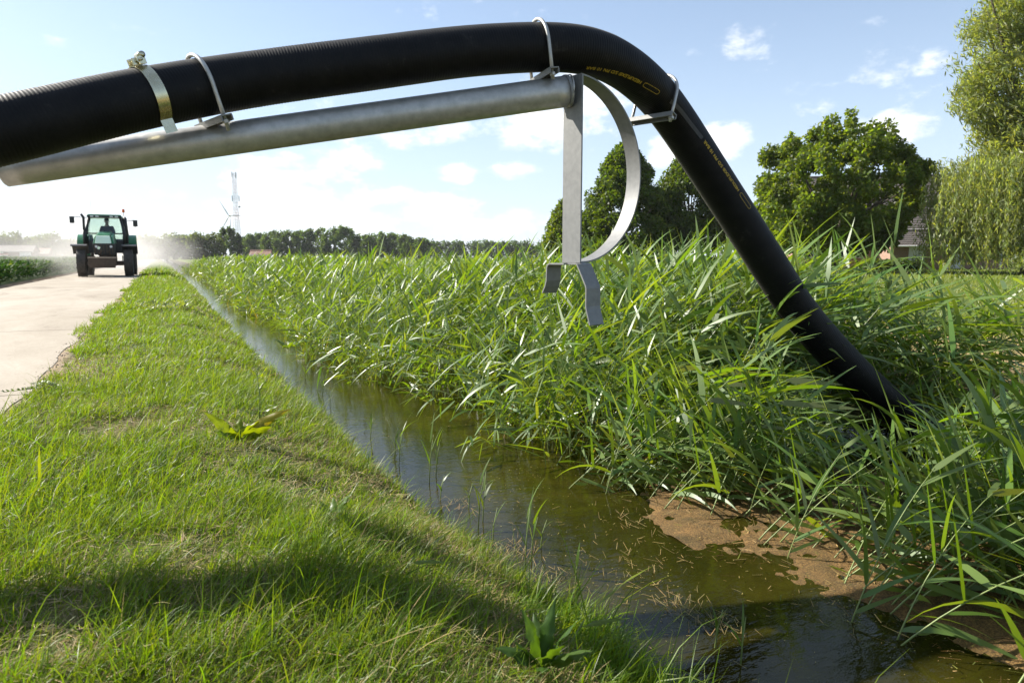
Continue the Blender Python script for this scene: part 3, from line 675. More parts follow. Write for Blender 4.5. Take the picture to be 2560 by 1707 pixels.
plant('dock_plant', 'dark green sow thistle rosette with notched upright leaves at the bottom edge of the bank', 'weed', p,
      [(right+2.6, .15, .5, .15, .05, DG, .2, 6), (right+.9, .12, .45, .165, .048, DG, -.3, 6), (right+.2, .4, .6, .16, .05, DG, .5, 6), (right-.3, .7, .7, .14, .05, (.07, .12, .02), .2, 5), (math.pi+right, .75, .8, .13, .05, DG, .4, 5), (right-1.6, .8, .6, .10, .045, DG, 0, 5), (right+1.8, .4, .6, .13, .045, (.06, .11, .02), .3, 6), (right+.05, 1.0, .5, .13, .045, (.08, .13, .02), -.3, 5), (right+3.2, .5, .6, .12, .045, DG, -.5, 5), (right-.9, .35, .7, .13, .045, (.06, .11, .02), .4, 6), (right+1.3, .25, .5, .14, .04, DG, .9, 6)])
p = hit(765, 1190, .0)
plant('dock_plant', 'small toothed green weed right of the yellow dock plant', 'weed', p,
      [(right+i*.9, random.uniform(.4, 1.0), .5, random.uniform(.07, .12), .035, (.09, .15, .02), random.uniform(-.5, .5), 5) for i in range(8)])
p = hit(660, 800, .0)
plant('dock_plant', 'low bright weed clump on the verge edge farther along the ditch', 'weed', p,
      [(right+i*.8, random.uniform(.6, 1.1), .5, random.uniform(.1, .2), .07, (.11, .17, .02), random.uniform(-.5, .5), 3) for i in range(8)])
# tall thistle like shoot and single blades
p = hit(596, 965, .0); root = empty('reed_shoot', p)
MB().tube([(0, 0, 0), (.008, 0, .13), (-.004, 0, .27)], [.004, .003, .002], 5).build('stem', M_stem, root, smooth=True)
for (z, az, th, l, w) in ((.24, math.pi+right, .55, .10, .022), (.22, right+.1, .5, .12, .024), (.16, right+1.2, .7, .07, .02), (.03, math.pi+right, 1.2, .14, .03), (.04, right, 1.1, .13, .03), (.05, right-1, 1.2, .1, .03)):
    wavy_leaf(root, (0, 0, z), az, th, .2, l, w, YG if z > .1 else (.1, .15, .02), random.uniform(-.4, .4), 0)
tag(root, 'tall stemmed weed with two forked leaves on top in the verge', 'weed')
for (dx, dy, h, az, th, dth, lab) in ((92, 1150, .17, right, .03, .1, 'single upright yellow green blade at the left edge of the verge'),
                                 (905, 1320, .26, right+.1, .85, .35, 'long leaning green blade low on the bank above the straw'),
                                 (1300, 1478, .27, right+.25, .7, .6, 'bent reed leaf arching over the water edge near the bottom of the bank')):
    p = hit(dx, dy, -.02 if dx < 1000 else -.15); root = empty('grass_shoot', p)
    MB().tube([(0, 0, -.02), (.3*h*math.sin(th)*math.cos(az), .3*h*math.sin(th)*math.sin(az), .3*h*math.cos(th))], [.003, .0024], 5).build('stem', M_stem, root)
    b = Vector((.25*h*math.sin(th)*math.cos(az), .25*h*math.sin(th)*math.sin(az), .25*h*math.cos(th)))
    wavy_leaf(root, b, az, th, dth, h, .018, (.16, .20, .02), .3, 0)
    if dx > 100: wavy_leaf(root, b*.8, az-.5, th+.4, .3, h*.55, .018, (.12, .17, .02), -.4, 0)
    tag(root, lab, 'grass blade')
def knotweed():
    p = hit(150, 905, .0); root = empty('knotweed', p); mb = MB(); bag = Bag()
    for k in range(7):
        a = math.pi+right+random.uniform(-.7, .7); l = random.uniform(.14, .34)
        pts = [Vector((math.cos(a)*l*u, math.sin(a)*l*u, .015+.06*math.sin(u*2.2)*random.uniform(.6, 1))) for u in np.linspace(0, 1, 5)]
        mb.tube(pts, .0018, 4)
        for u in np.linspace(.15, 1, 12):
            i = min(3, int(u*4)); c = pts[i].lerp(pts[i+1], u*4-i); a1 = np.ones(2)
            bag.add(strips(np.array([c, c]), np.array([a+1.1, a-1.1])+np.random.normal(0, .3, 2), a1*1.0, a1*.2, a1*.028, a1*.013, np.random.normal(0, .4, 2), 3, prof_leaf, jcol((.075, .12, .03), 2)))
    mb.build('stem', M_stem, root); bag.build('leaf', M_weed, root); tag(root, 'sprawling small leaved weed reaching from the verge over the road edge', 'weed')
knotweed()
def clover():
    p = hit(378, 712, .0); root = empty('clover_patch', p); bag = Bag(); n = 420
    r = np.sqrt(rng.random(n))*np.array(.42); a = rng.uniform(0, 6.28, n)
    bag.add(strips(np.stack([r*np.cos(a)*1.0, r*np.sin(a)*2.2, .05+.07*rng.random(n)], 1), rng.uniform(0, 6.28, n), rng.uniform(.5, 1.2, n), rng.uniform(.1, .6, n), .04+.04*rng.random(n), .028*np.ones(n), rng.normal(0, .5, n), 2, prof_leaf, jcol((.16, .20, .09), n, .3)))
    bag.build('foliage', M_weed, root); tag(root, 'pale grey green clover patch near the far end of the verge', 'plant')
clover()
#PART4
# ------------------------------------------------------------------ hose, support frame, clamps
HP = [(-900, 440, 2.0), (-380, 380, 2.15), (0, 302, 2.32), (300, 233, 2.57), (551, 187.5, 2.84), (864, 145, 3.0), (1082, 118, 3.14), (1270, 109, 3.27), (1368, 122, 3.37), (1436, 156, 3.5), (1484, 195, 3.6), (1543, 264, 3.8), (1658, 440, 4.0), (1770, 615, 4.14), (1849, 733, 4.24), (1984, 879, 4.36), (2095, 967, 4.46), (2220, 1060, 4.58), (2330, 1160, 4.65)]
HW = np.interp(np.arange(len(HP)), [0, 2, 3, 4, 5, 6, 7, 8, 9, 10, 11, 12, 13, 14, 15, 16, 18], [163, 163, 146, 132, 127, 121, 116, 114, 112, 109, 100, 95, 91, 89, 88, 87, 84])
rows = []
rows += [(-2.6, -4, .118, .11), (-2.6, -1.2, .118, .11), (-2.52, 1.0, .14, .11), (-2.28, 2.15, .36, .11), (-1.9, 2.75, .76, .11)]
for (dx, dy, dep), w in zip(HP, HW):
    p = at(dx, dy, dep); rows.append((p.x, p.y, p.z, .110))
HN = 4600
HS, HLEN = smooth_path(rows, HN)
# smooth the centre line so that the bend reads as one stiff rubber curve
ker = np.hanning(121); ker /= ker.sum()
for k in range(3):
    a = np.concatenate([np.full(60, HS[0, k])+(HS[0, k]-HS[60:0:-1, k]), HS[:, k], np.full(60, HS[-1, k])+(HS[-1, k]-HS[-2:-62:-1, k])]); HS[:, k] = np.convolve(a, ker, 'valid')
C_ = HS[:, :3]; T_ = np.gradient(C_, axis=0); T_ /= np.linalg.norm(T_, axis=1)[:, None]
Uv = np.array([0, 0, 1.0])[None]-T_*T_[:, 2:3]; Uv /= np.linalg.norm(Uv, axis=1)[:, None]; Bv = np.cross(T_, Uv)
S_ = np.concatenate([[0], np.cumsum(np.linalg.norm(np.diff(C_, axis=0), axis=1))])
RH = .110
def hose_pt(s, phi, dr=0.0):
    f = np.interp(s, S_, np.arange(HN)); i = int(min(f, HN-2)); f -= i
    c = C_[i]*(1-f)+C_[i+1]*f; b = Bv[i]; u = Uv[i]
    return c+(b*math.cos(phi)+u*math.sin(phi))*(RH+dr)
def s_at_px(dx, lo=0.0):
    px, py, z = pix(C_); m = (S_ > lo) & (z > 1.2) & (C_[:, 0] > -1.2); j = np.where(m)[0]
    return S_[j[np.argmin(np.abs(px[j]-dx))]]
hose = empty('suction_hose', tuple(C_[HN//2])); hose_off = Vector(C_[HN//2])
nr = 40; ang = np.linspace(0, 2*np.pi, nr, endpoint=False)
rad = RH-.0014+.0028*np.abs(np.sin(S_*math.pi/.0125))**.8
rad = rad[:, None]*np.ones((1, nr))
PH = S_[:, None]*math.pi/.0125+ang[None]*.5
rad = RH-.0012+.0021*np.abs(np.sin(PH))**.8
rad = rad+.0012*(fbm(np.repeat(S_[:, None], nr, 1)*9, np.cos(ang)[None]*2+3+0*S_[:, None], 1, 100)-.5)
V = (C_[:, None]+(Bv[:, None]*np.cos(ang)[None, :, None]+Uv[:, None]*np.sin(ang)[None, :, None])*rad[..., None]).reshape(-1, 3)-np.array(hose_off)
i = np.arange(HN-1)[:, None]*nr; k = np.arange(nr)[None]; k2 = (k+1) % nr
q = np.stack([i+k, i+nr+k, i+nr+k2, i+k2], 2).reshape(-1, 4)
np_mesh('tube', V, [q], M_rubber, hose, smooth=True)
tag(hose, 'thick black ribbed rubber suction hose arching over the ditch down into the reeds', 'hose')
def on_hose(name, verts2d, faces, s0, phi_of, mat, scale, dr):
    """flat print wrapped on the rubber: x runs against the hose, y up the lettering"""
    vs = []
    for (x, y) in verts2d:
        s = s0-x*scale; vs.append(Vector(hose_pt(s, phi_of(s)-y*scale/RH, dr))-hose_off)
    me = bpy.data.meshes.new(name); me.from_pydata(vs, [], faces); me.materials.append(mat); o = bpy.data.objects.new(name, me); COL.objects.link(o); o.parent = hose
    return o
def text_mesh(txt):
    cu = bpy.data.curves.new('lettering', 'FONT'); cu.body = txt; cu.size = 1.0; cu.resolution_u = 3; cu.shear = 0.0; cu.offset = .012
    o = bpy.data.objects.new('lettering', cu); COL.objects.link(o); bpy.context.view_layer.update()
    me = bpy.data.meshes.new_from_object(o.evaluated_get(bpy.context.evaluated_depsgraph_get()))
    vs = [(v.co.x, v.co.y) for v in me.vertices]; fs = [tuple(p.vertices) for p in me.polygons]
    bpy.data.objects.remove(o); bpy.data.curves.remove(cu); bpy.data.meshes.remove(me); return vs, fs
def solve_phi(px, py):
    """hose coordinates (s, phi) of the surface point seen at a picture point: used to lay the print out along the rubber"""
    best = None
    for s in np.linspace(s_at_px(px-60), s_at_px(px+60), 90):
        for ph in np.linspace(-1.75, 1.6, 90):
            P = hose_pt(s, ph); a, b, _ = pix(P)
            nrm = P-hose_pt(s, ph, -.05)
            if np.dot(nrm, P-np.array(CAMP)) > 0: continue
            d = (a[0]-px)**2+(b[0]-py)**2
            if best is None or d < best[0]: best = (d, s, ph)
    return best[1], best[2]
LINE1 = [(1346, 156), (1391, 163), (1425, 171), (1455, 182), (1480, 194), (1497, 203), (1512, 214)]
LINE2 = [(1617, 324), (1640, 358), (1665, 393), (1697, 438), (1712, 462), (1722, 478)]
def printed(line, size):
    sp = np.array([solve_phi(*p) for p in line]); o = np.argsort(sp[:, 0]); sp = sp[o]
    A = np.polyfit(sp[:, 0], sp[:, 1], 1); ph = lambda s: A[0]*s+A[1]
    s0 = sp[-1, 0]; L_ = s0-sp[0, 0]
    vs, fs = text_mesh('HEDUFLEX\u00ae S/D PN 10 BAR'); wx = max(v[0] for v in vs)
    logo = .26*L_; sc = (L_-logo)/wx; sz = size
    def place(name, vv, ff, st, kx, ky, dr):
        return on_hose(name, [(x*kx, y*ky) for x, y in vv], ff, st, ph, M_yellow, 1.0, dr)
    # baseline sits above in the picture: letters hang head down
    place('lettering', [(x, y-.36) for x, y in vs], fs, s0-logo, sc, sz, .0026)
    # printed outline of a corrugated hose end
    lx, ly = logo*.86, sz*1.0; pts = []
    nz = 17
    up_ = [(lx*(.10+.8*i/(nz-1)), ly*(.5+(.07 if i % 2 else -.05))) for i in range(nz)]
    pts = [(0.0, -.22*ly), (0.0, .22*ly), (.06*lx, .5*ly)]+up_+[(.95*lx, .46*ly), (lx, .2*ly), (lx, -.2*ly), (.95*lx, -.46*ly)]+[(x, -y) for x, y in reversed(up_)]+[(.06*lx, -.5*ly)]
    vv = []; ff = []; th = sz*.055
    for i, (x, y) in enumerate(pts):
        cx, cy = lx/2, 0; d = math.hypot(x-cx, (y-cy)*2) or 1
        vv += [(x, y), (x-(x-cx)/d*th*1.6, y-(1 if y > 0 else -1)*th*1.4 if abs(y) > .3*ly else y)]
    n = len(pts)
    for i in range(n): ff.append((2*i, 2*((i+1) % n), 2*((i+1) % n)+1, 2*i+1))
    on_hose('printed_logo', [(x, y) for x, y in vv], ff, s0, ph, M_yellow, 1.0, .0026)
    return ph, sp
ph1, sp1 = printed(LINE1, .024); ph2, sp2 = printed(LINE2, .026)
# faint grey band between the two prints
sa, sb = sp1[-1, 0]+.10, sp2[0, 0]-.02; vs = []; fs = []
for k2_, s in enumerate(np.linspace(sa, sb, 30)):
    f = (s-sa)/(sb-sa); pm = ph1(sa)*(1-f)+ph2(sb)*f
    for w in (-.10, -.03, .03, .10): vs.append(Vector(hose_pt(s, pm+w, .0022))-hose_off)
for k2_ in range(29):
    for c in range(3): fs.append((k2_*4+c, k2_*4+c+1, k2_*4+5+c, k2_*4+4+c))
me = bpy.data.meshes.new('grey_band'); me.from_pydata(vs, [], fs); me.materials.append(M_stripe); o = bpy.data.objects.new('grey_band', me); COL.objects.link(o); o.parent = hose

frame = empty('hose_support', tuple(at(1316, 590, 3.33)))
fo = Vector(frame.location)
_a = R(-6); PD = Vector((math.cos(_a+R(18)), math.sin(_a+R(18)), 0)); ND = Vector((PD.y, -PD.x, 0)); ZD = Vector((0, 0, 1))      # along the pipe across the ditch, towards the camera, up
# pipe
pa = at(8, 391, 2.66); pb = at(1303, 210, 3.30)
pts = [pa.lerp(pb, t) for t in np.linspace(0, 1, 30)]
rads = [.0640+(.0725-.0640)*t for t in np.linspace(0, 1, 30)]
ax = (pb-pa).normalized()
mbp = MB().tube([p-fo for p in pts], rads, 40, cap=False)
pipe = mbp.build('pipe', M_galv, frame, smooth=True)
pm_ = pipe.modifiers.new('wall', 'SOLIDIFY'); pm_.thickness = .004; pm_.offset = -1
MB().tube([pa-fo-ax*.006, pa-fo+ax*.002], [.058, .0635], 40).build('end_cap', M_galv, pipe, smooth=False)
fl = pb-fo; MB().tube([fl-ax*.012, fl+ax*.004], [.0765, .0765], 40).build('flange', M_galv_plate, pipe, bevel=.002)
wb = MB(); wb.tube([fl+ax*.0045+(Vector((-ax.y, ax.x, 0)).normalized()*math.cos(a)+Vector((0, 0, 1))*math.sin(a))*(.0735+random.uniform(-.001, .001)) for a in np.linspace(0, 2*math.pi, 40)], [.0042+random.uniform(-.0012, .0012) for _ in range(40)], 6, cap=False); wb.build('weld_bead', M_galv, pipe, smooth=True)
# upright flat bar, arched strip, forked foot
WB = .128; WA = .092; TOP = at(1319, 174, 3.30); BOT_Z = at(1319, 604, 3.30).z
def fr(a, z, n, base=TOP): return Vector((base.x, base.y, 0))+PD*a+ND*n+Vector((0, 0, z))-fo
bar = MB(); t_ = .009
bar.hexa([fr(-t_, BOT_Z, -WB/2), fr(0, BOT_Z, -WB/2), fr(0, BOT_Z, WB/2), fr(-t_, BOT_Z, WB/2), fr(-t_, TOP.z-.002, -WB/2), fr(0, TOP.z-.002, -WB/2), fr(0, TOP.z-.002, WB/2), fr(-t_, TOP.z-.002, WB/2)])
bar.build('upright_bar', M_galv_plate, frame, bevel=.0015)
zc = (TOP.z+BOT_Z)/2; RA = (TOP.z-BOT_Z)/2+.003
arc = MB(); na = 48; vs = []; fs = []
for i in range(na+1):
    a = math.pi/2-math.pi*i/na
    for (rr, nn) in ((RA-.008, -WA/2), (RA, -WA/2), (RA, WA/2), (RA-.008, WA/2)):
        vs.append(fr(rr*math.cos(a)*1.0+.001, zc+rr*math.sin(a), nn))
for i in range(na):
    for k in range(4): fs.append((i*4+k, i*4+(k+1) % 4, i*4+4+(k+1) % 4, i*4+4+k))
fs += [(3, 2, 1, 0), tuple(na*4+k for k in range(4))]
arc.add(vs, fs).build('curved_strip', M_galv_plate, frame, smooth='auto')
def bent_plate(name, prof, width, a0):
    """plate bent along prof (n offset, z), its width running along the pipe direction"""
    vs = []; fs = []; th = .008; m = len(prof)
    for i, (n, z) in enumerate(prof):
        p0 = prof[max(0, i-1)]; p1 = prof[min(m-1, i+1)]; d = Vector((p1[0]-p0[0], p1[1]-p0[1])).normalized(); pn = Vector((-d.y, d.x))*th/2
        for (sx, sg) in ((-1, -1), (1, -1), (1, 1), (-1, 1)):
            vs.append(fr(a0+sx*width/2, BOT_Z-.005+z+pn.y*sg, n+pn.x*sg))
    for i in range(m-1):
        for k in range(4): fs.append((i*4+k, i*4+(k+1) % 4, i*4+4+(k+1) % 4, i*4+4+k))
    fs += [(3, 2, 1, 0), tuple((m-1)*4+k for k in range(4))]
    return MB().add(vs, fs).build(name, M_galv_plate, frame, bevel=.001)
bent_plate('foot_prong', [(-.002, 0), (.062, .0), (.070, -.004), (.130, -.105), (.134, -.118), (.134, -.205), (.137, -.22), (.162, -.295)], .098, .012)
bent_plate('foot_prong', [(.0025, -.001), (-.105, -.001), (-.118, -.008), (-.124, -.022), (-.126, -.085), (-.136, -.115), (-.156, -.150)], .098, -.012)

def u_bolt(s, label, legdrop, side=1.0, tilt=0.0, cross=.30, pad=True, dirn=None):
    i = int(np.interp(s, S_, np.arange(HN))); c = Vector(C_[i]); T = Vector(T_[i]); U = Vector(Uv[i]); B = Vector(Bv[i])
    T2 = (T+U*tilt).normalized(); U = (U-T2*U.dot(T2)).normalized(); B = T2.cross(U)
    root = empty('u_bolt', tuple(c-U*RH)); o = c-U*RH
    rr = RH+.013; pts = [c+B*rr-U*(RH+legdrop)]
    pts += [c+B*rr-U*RH*.5]+[c+B*rr*math.cos(a)+U*rr*math.sin(a) for a in np.linspace(0, math.pi, 22)]+[c-B*rr-U*RH*.5, c-B*rr-U*(RH+legdrop)]
    MB().tube([p-o for p in pts], .0082, 10).build('rod', M_galv, root, smooth=True)
    # saddle channel across under the hose and the nuts on both legs
    rot = Matrix((T2, B, U)).transposed()
    cz = -U*(.016); m = MB()
    m.box(cz, (.046, cross, .006), rot); m.box(cz-U*.0135+T2*.0215, (.005, cross, .021), rot); m.box(cz-U*.0135-T2*.0215, (.005, cross, .021), rot)
    m.build('saddle', M_galv_plate, root, bevel=.0012)
    for sg in (1, -1):
        q = B*rr*sg-U*(.032); MB().tube([q, q-U*.013], [.0145, .0145], 6).build('nut', M_galv, root)
    tag(root, label, 'U-bolt', 'U-bolts tying the hose to its support'); return root
u_bolt(s_at_px(462), 'leftmost bent rod U-bolt over the hose beside the flat band clamp', .075, tilt=-.02)
u_bolt(s_at_px(1237), 'middle U-bolt over the top of the hose just left of the upright plate', .062, tilt=.02)
u_bolt(s_at_px(1508), 'lower U-bolt tying the hose to the curved strip at the steep bend', .06, tilt=.0, cross=.28)
# flat band clamp
def band_clamp():
    s = s_at_px(343); i = int(np.interp(s, S_, np.arange(HN))); c = Vector(C_[i]); T = Vector(T_[i]); U = Vector(Uv[i]); B = Vector(Bv[i])
    root = empty('band_clamp', tuple(c)); w = .046; m = MB(); vs = []; fs = []; n = 40
    prof = [(RH+.0045, a) for a in np.linspace(R(-52), R(232), n)]
    for (r, a) in prof:
        for (rr, ww) in ((r, -w/2), (r, w/2), (r+.0022, w/2), (r+.0022, -w/2)): vs.append((B*math.cos(a)+U*math.sin(a))*rr+T*ww)
    for j in range(n-1):
        for k in range(4): fs.append((j*4+k, j*4+(k+1) % 4, j*4+4+(k+1) % 4, j*4+4+k))
    fs += [(3, 2, 1, 0), tuple((n-1)*4+k for k in range(4))]
    m.add(vs, fs); m.build('band', M_zinc, root, smooth='auto')
    a0 = R(-52); base = (B*math.cos(a0)+U*math.sin(a0))*(RH+.005); m = MB()
    d1 = (-U+B*.10).normalized(); m.hexa([base-T*w/2, base+T*w/2, base+T*w/2+d1*.05, base-T*w/2+d1*.05, base-T*w/2+B*.0024, base+T*w/2+B*.0024, base+T*w/2+d1*.05+B*.0024, base-T*w/2+d1*.05+B*.0024]); m.build('band_tail', M_zinc, root)
    rot = Matrix((T, B, U)).transposed(); top = U*(RH+.016)+B*.03; m = MB()
    m.box(top+B*.012, (.05, .010, .026), rot); m.box(top-B*.03, (.05, .010, .030), rot); m.build('lug', M_zinc, root, bevel=.0015)
    m = MB(); m.tube([top-B*.05+U*.002, top+B*.04+U*.002], [.006, .006], 10); m.build('bolt', M_zinc, root, smooth=True)
    MB().tube([top+B*.017+U*.002, top+B*.030+U*.002], [.014, .014], 6).build('nut', M_zinc, root)
    MB().tube([top-B*.045+U*.002, top-B*.037+U*.002], [.016, .016], 14).build('washer', M_zinc, root)
    m = MB(); m.tube([top+B*.02+U*.02+T*.018, top-B*.03+U*.02+T*.018], .012, 12); m.build('pivot_pin', M_zinc, root, smooth=True)
    tag(root, 'flat zinc plated band clamp round the hose with bolt on top', 'hose clamp')
band_clamp()
tag(frame, 'galvanised steel pipe with upright bar, curved strip and forked foot holding the hose', 'support frame')
#PART5
# ------------------------------------------------------------------ tractor (front faces -Y), origin on the road under the front axle
M_green = surf('tractor_green_paint', (.010, .17, .055), (.007, .12, .04), .38, sc=5, coat=.1)
M_hood_sheen = surf('green_hood_sheen', (.80, .94, .74), (.74, .90, .68), .14, sc=4, coat=1)  # hood green lightened so the sky's reflection sits in the colour
M_black = surf('black_plastic', (.02, .02, .02), (.012, .012, .012), .5, sc=12)
M_tyre = surf('tyre_rubber', (.075, .062, .048), (.03, .026, .022), .8, sc=9)
M_brownmetal = surf('dusty_brown_steel', (.10, .07, .045), (.06, .04, .028), .65, .3, sc=7)
M_rim = surf('wheel_rim', (.45, .40, .12), (.35, .3, .1), .45, .2, sc=8)
M_orange = surf('orange_beacon', (.85, .16, .02), (.7, .1, .01), .25, sc=4)
M_lamp = surf('lamp_lens', (.75, .75, .72), (.6, .6, .6), .12, sc=20)
M_seat = surf('seat_cloth', (.03, .03, .035), (.02, .02, .02), .85, sc=30)
def glass_mat():
    m, t, out = nodes('cab_glass'); L = t.links.new
    g = N(t, 'ShaderNodeBsdfGlossy'); g.inputs['Roughness'].default_value = .02; tr = N(t, 'ShaderNodeBsdfTransparent'); tr.inputs[0].default_value = (.86, .92, .89, 1)
    fz = N(t, 'ShaderNodeFresnel'); fz.inputs[0].default_value = 1.45
    mx = N(t, 'ShaderNodeMixShader'); L(fz.outputs[0], mx.inputs[0]); L(tr.outputs[0], mx.inputs[1]); L(g.outputs[0], mx.inputs[2]); L(mx.outputs[0], out.inputs[0]); return m
M_glass = glass_mat()
def wheel(root, x, y, r, w, lugs):
    s = 1 if x > 0 else -1; e = empty('wheel', (x, y, r)); e.parent = root
    hw = w/2; ri = r*.55
    prof = [(-hw*.8, ri), (-hw, ri*1.15), (-hw*1.02, r*.82), (-hw*.9, r*.94), (-hw*.5, r*.965), (0, r*.97), (hw*.5, r*.965), (hw*.9, r*.94), (hw*1.02, r*.82), (hw, ri*1.15), (hw*.8, ri)]
    tb = MB().lathe(prof, 'X', 40)
    for k in range(lugs):
        for sd in (-1, 1):
            a0 = 2*math.pi*(k+(.5 if sd > 0 else 0))/lugs; vs = []
            for (xx, da) in ((.02*sd, 0.0), (hw*.98*sd, -.55*9/lugs*2)):
                for (rr, tw) in ((r*.93, .5), (r*1.0, .32)):
                    for sg in (-1, 1):
                        a = a0+da+sg*tw*1.5/lugs; vs.append(Vector((xx, rr*math.cos(a), rr*math.sin(a))))
            tb.add(vs, [(0, 1, 3, 2), (4, 6, 7, 5), (2, 3, 7, 6), (0, 2, 6, 4), (1, 5, 7, 3), (0, 4, 5, 1)])
    tb.build('tyre', M_tyre, e)
    rp = [(hw*.8*s, ri), (hw*.75*s, ri*.98), (hw*.55*s, ri*.9), (hw*.2*s, ri*.55), (hw*.3*s, ri*.3), (hw*.5*s, ri*.22), (hw*.5*s, .001)]
    MB().lathe(rp, 'X', 28).build('rim', M_rim, e, smooth='auto')
    return e
def tractor():
    t = empty('tractor', (-2.13, 36.0, .008)); t.scale = (.945, 1, 1)
    for s in (-1, 1):
        wheel(t, .96*s, 0, .62, .38, 17); wheel(t, .97*s, 2.62, .90, .52, 21)
    MB().box((0, 0, .60), (1.5, .22, .2)).tube([(-.85, 0, .62), (.85, 0, .62)], .09, 10).build('front_axle', M_brownmetal, t, bevel=.02)
    MB().box((0, 1.2, .78), (.46, 2.9, .42)).box((0, 2.5, .9), (.7, .8, .6)).build('chassis', M_brownmetal, t, bevel=.02)
    # front linkage: plate, weight block, struts
    m = MB(); m.box((-.06, -1.02, .86), (1.16, .30, .05)); m.build('front_plate', surf('dusty_plate', (.42, .33, .25), (.3, .23, .17), .7, .1, sc=6), t, bevel=.01)
    m = MB(); m.box((-.06, -1.0, .66), (1.12, .34, .33), top=(1, 1)).box((-.06, -1.0, .455), (1.02, .3, .09)); m.build('front_weight', M_brownmetal, t, bevel=.025)
    m = MB(); m.tube([(-.22, -.62, .95), (-.08, -.75, 1.18)], .035, 8).tube([(.25, -.62, .95), (.2, -.7, 1.15)], .035, 8).box((0, -.55, .75), (.6, .5, .3)).tube([(-.4, -.7, .9), (-.4, -.3, .8)], .04, 8).tube([(.4, -.7, .9), (.4, -.3, .8)], .04, 8); m.build('front_linkage', M_brownmetal, t, bevel=.008)
    m = MB(); m.hexa([(-.40, -.58, .98), (.40, -.58, .98), (.42, .3, .98), (-.42, .3, .98), (-.46, -.62, 1.46), (.46, -.62, 1.46), (.46, .3, 1.46), (-.46, .3, 1.46)]); m.build('nose_grille', M_black, t, bevel=.03)
    m = MB()
    for i in range(7): m.box((-.36+.12*i, -.622, 1.22), (.03, .02, .40))
    m.build('grille_bars', M_brownmetal, t)
    # hood: sloping panel painted pale for its sky reflection between green cheeks
    m = MB(); m.hexa([(-.36, -.64, 1.47), (.33, -.64, 1.47), (.33, .1, 1.62), (-.36, .1, 1.62), (-.29, -.50, 1.80), (.27, -.50, 1.80), (.27, 1.1, 1.98), (-.29, 1.1, 1.98)]); m.build('hood_panel', M_hood_sheen, t, bevel=.04)
    m = MB()
    for s in (-1, 1): m.hexa([(s*.44, -.56, 1.47), (s*.34, -.58, 1.47), (s*.34, 1.1, 1.5), (s*.46, 1.1, 1.5), (s*.36, -.40, 1.78), (s*.30, -.42, 1.80), (s*.30, 1.1, 2.0), (s*.40, 1.1, 1.96)])
    m.hexa([(-.30, -.2, 1.84), (.28, -.2, 1.84), (.30, 1.1, 1.9), (-.30, 1.1, 1.9), (-.26, -.05, 1.92), (.24, -.05, 1.92), (.27, 1.1, 2.05), (-.27, 1.1, 2.05)])
    m.build('hood', M_green, t, bevel=.03)
    for s in (-1, 1):
        m = MB(); m.tube([(s*.30, -.655, 1.34), (s*.30, -.63, 1.34)], .055, 16); m.build('headlight', M_lamp, t)
    m = MB(); m.box((-.20, -.66, 1.28), (.10, .02, .12), Matrix.Rotation(.6, 3, 'Y')); m.build('emblem_plate', M_hood_sheen, t)
    # mudguards
    def guard(cx, cy, cz, r, w, a0, a1, name, mat, side=0.0):
        m = MB(); vs = []; fs = []; n = 14
        for i in range(n+1):
            a = a0+(a1-a0)*i/n; y = cy-r*math.cos(a); z = cz+r*math.sin(a)
            vs += [(cx-w/2, y, z), (cx+w/2, y, z), (cx+w/2, y, z+.03), (cx-w/2, y, z+.03)]
        for i in range(n):
            for k in range(4): fs.append((i*4+k, i*4+(k+1) % 4, i*4+4+(k+1) % 4, i*4+4+k))
        fs += [(3, 2, 1, 0), tuple(n*4+k for k in range(4))]
        m.add(vs, fs)
        if side:
            x = cx+side*w/2; poly = [(cy-r*math.cos(a0+(a1-a0)*i/n), cz+r*math.sin(a0+(a1-a0)*i/n)) for i in range(n+1)]
            for i in range(n):
                (y0, z0), (y1, z1) = poly[i], poly[i+1]; d = .16 if name == 'front_mudguard' else .22
                x2 = x-side*.10
                m.add([(x, y0, z0), (x, y1, z1), (x2, y1, z1-d*1.6), (x2, y0, z0-d*1.6)], [(0, 1, 2, 3)])
        return m.build(name, mat, t)
    for s in (-1, 1):
        guard(s*1.03, 0, .62, .80, .66, R(66), R(150), 'front_mudguard', M_black)
        guard(s*.98, 2.62, .90, 1.02, .60, R(35), R(160), 'rear_mudguard', M_green, s)
        m = MB(); m.hexa([(s*.70, 1.35, .95), (s*.95, 1.4, .95), (s*1.0, 1.75, .95), (s*.7, 1.75, .95), (s*.72, 1.3, 1.9), (s*.92, 1.4, 1.75), (s*.92, 1.8, 1.75), (s*.72, 1.75, 1.9)]); m.build('side_panel', M_green, t, bevel=.03)
        m = MB(); m.box((s*.83, 1.05, .62), (.34, .30, .03)).box((s*.83, 1.08, .88), (.34, .26, .03)).box((s*.67, 1.06, .75), (.03, .30, .4)).box((s*.99, 1.06, .75), (.03, .30, .4)); m.build('step', M_black, t)
    # cab
    cabb = [(-.80, 1.12), (.80, 1.12), (.86, 2.75), (-.86, 2.75)]; zb, zt = 1.35, 2.72
    cabt = [(-.66, 1.32), (.66, 1.32), (.74, 2.65), (-.74, 2.65)]
    c = empty('cab', (0, 0, 0)); c.parent = t
    m = MB(); m.box((0, 1.95, 1.22), (1.6, 1.65, .3)); m.box((0, 2.74, 1.5), (1.5, .04, .5)).box((-.5, 1.13, 1.45), (.5, .05, .35)).box((.5, 1.13, 1.45), (.5, .05, .35)); m.build('cab_floor', M_black, c)
    for i in range(4):
        (x0, y0), (x1, y1) = cabb[i], cabt[i]; zm = 1.95; xm = x0*1.04; ym = y0-.06 if i < 2 else y0
        MB().tube([(x0*.92, y0+.05, zb), (xm, ym, zm), (x1, y1, zt)], [.05, .06, .05], 8).build('pillar', M_black, c, smooth=True)
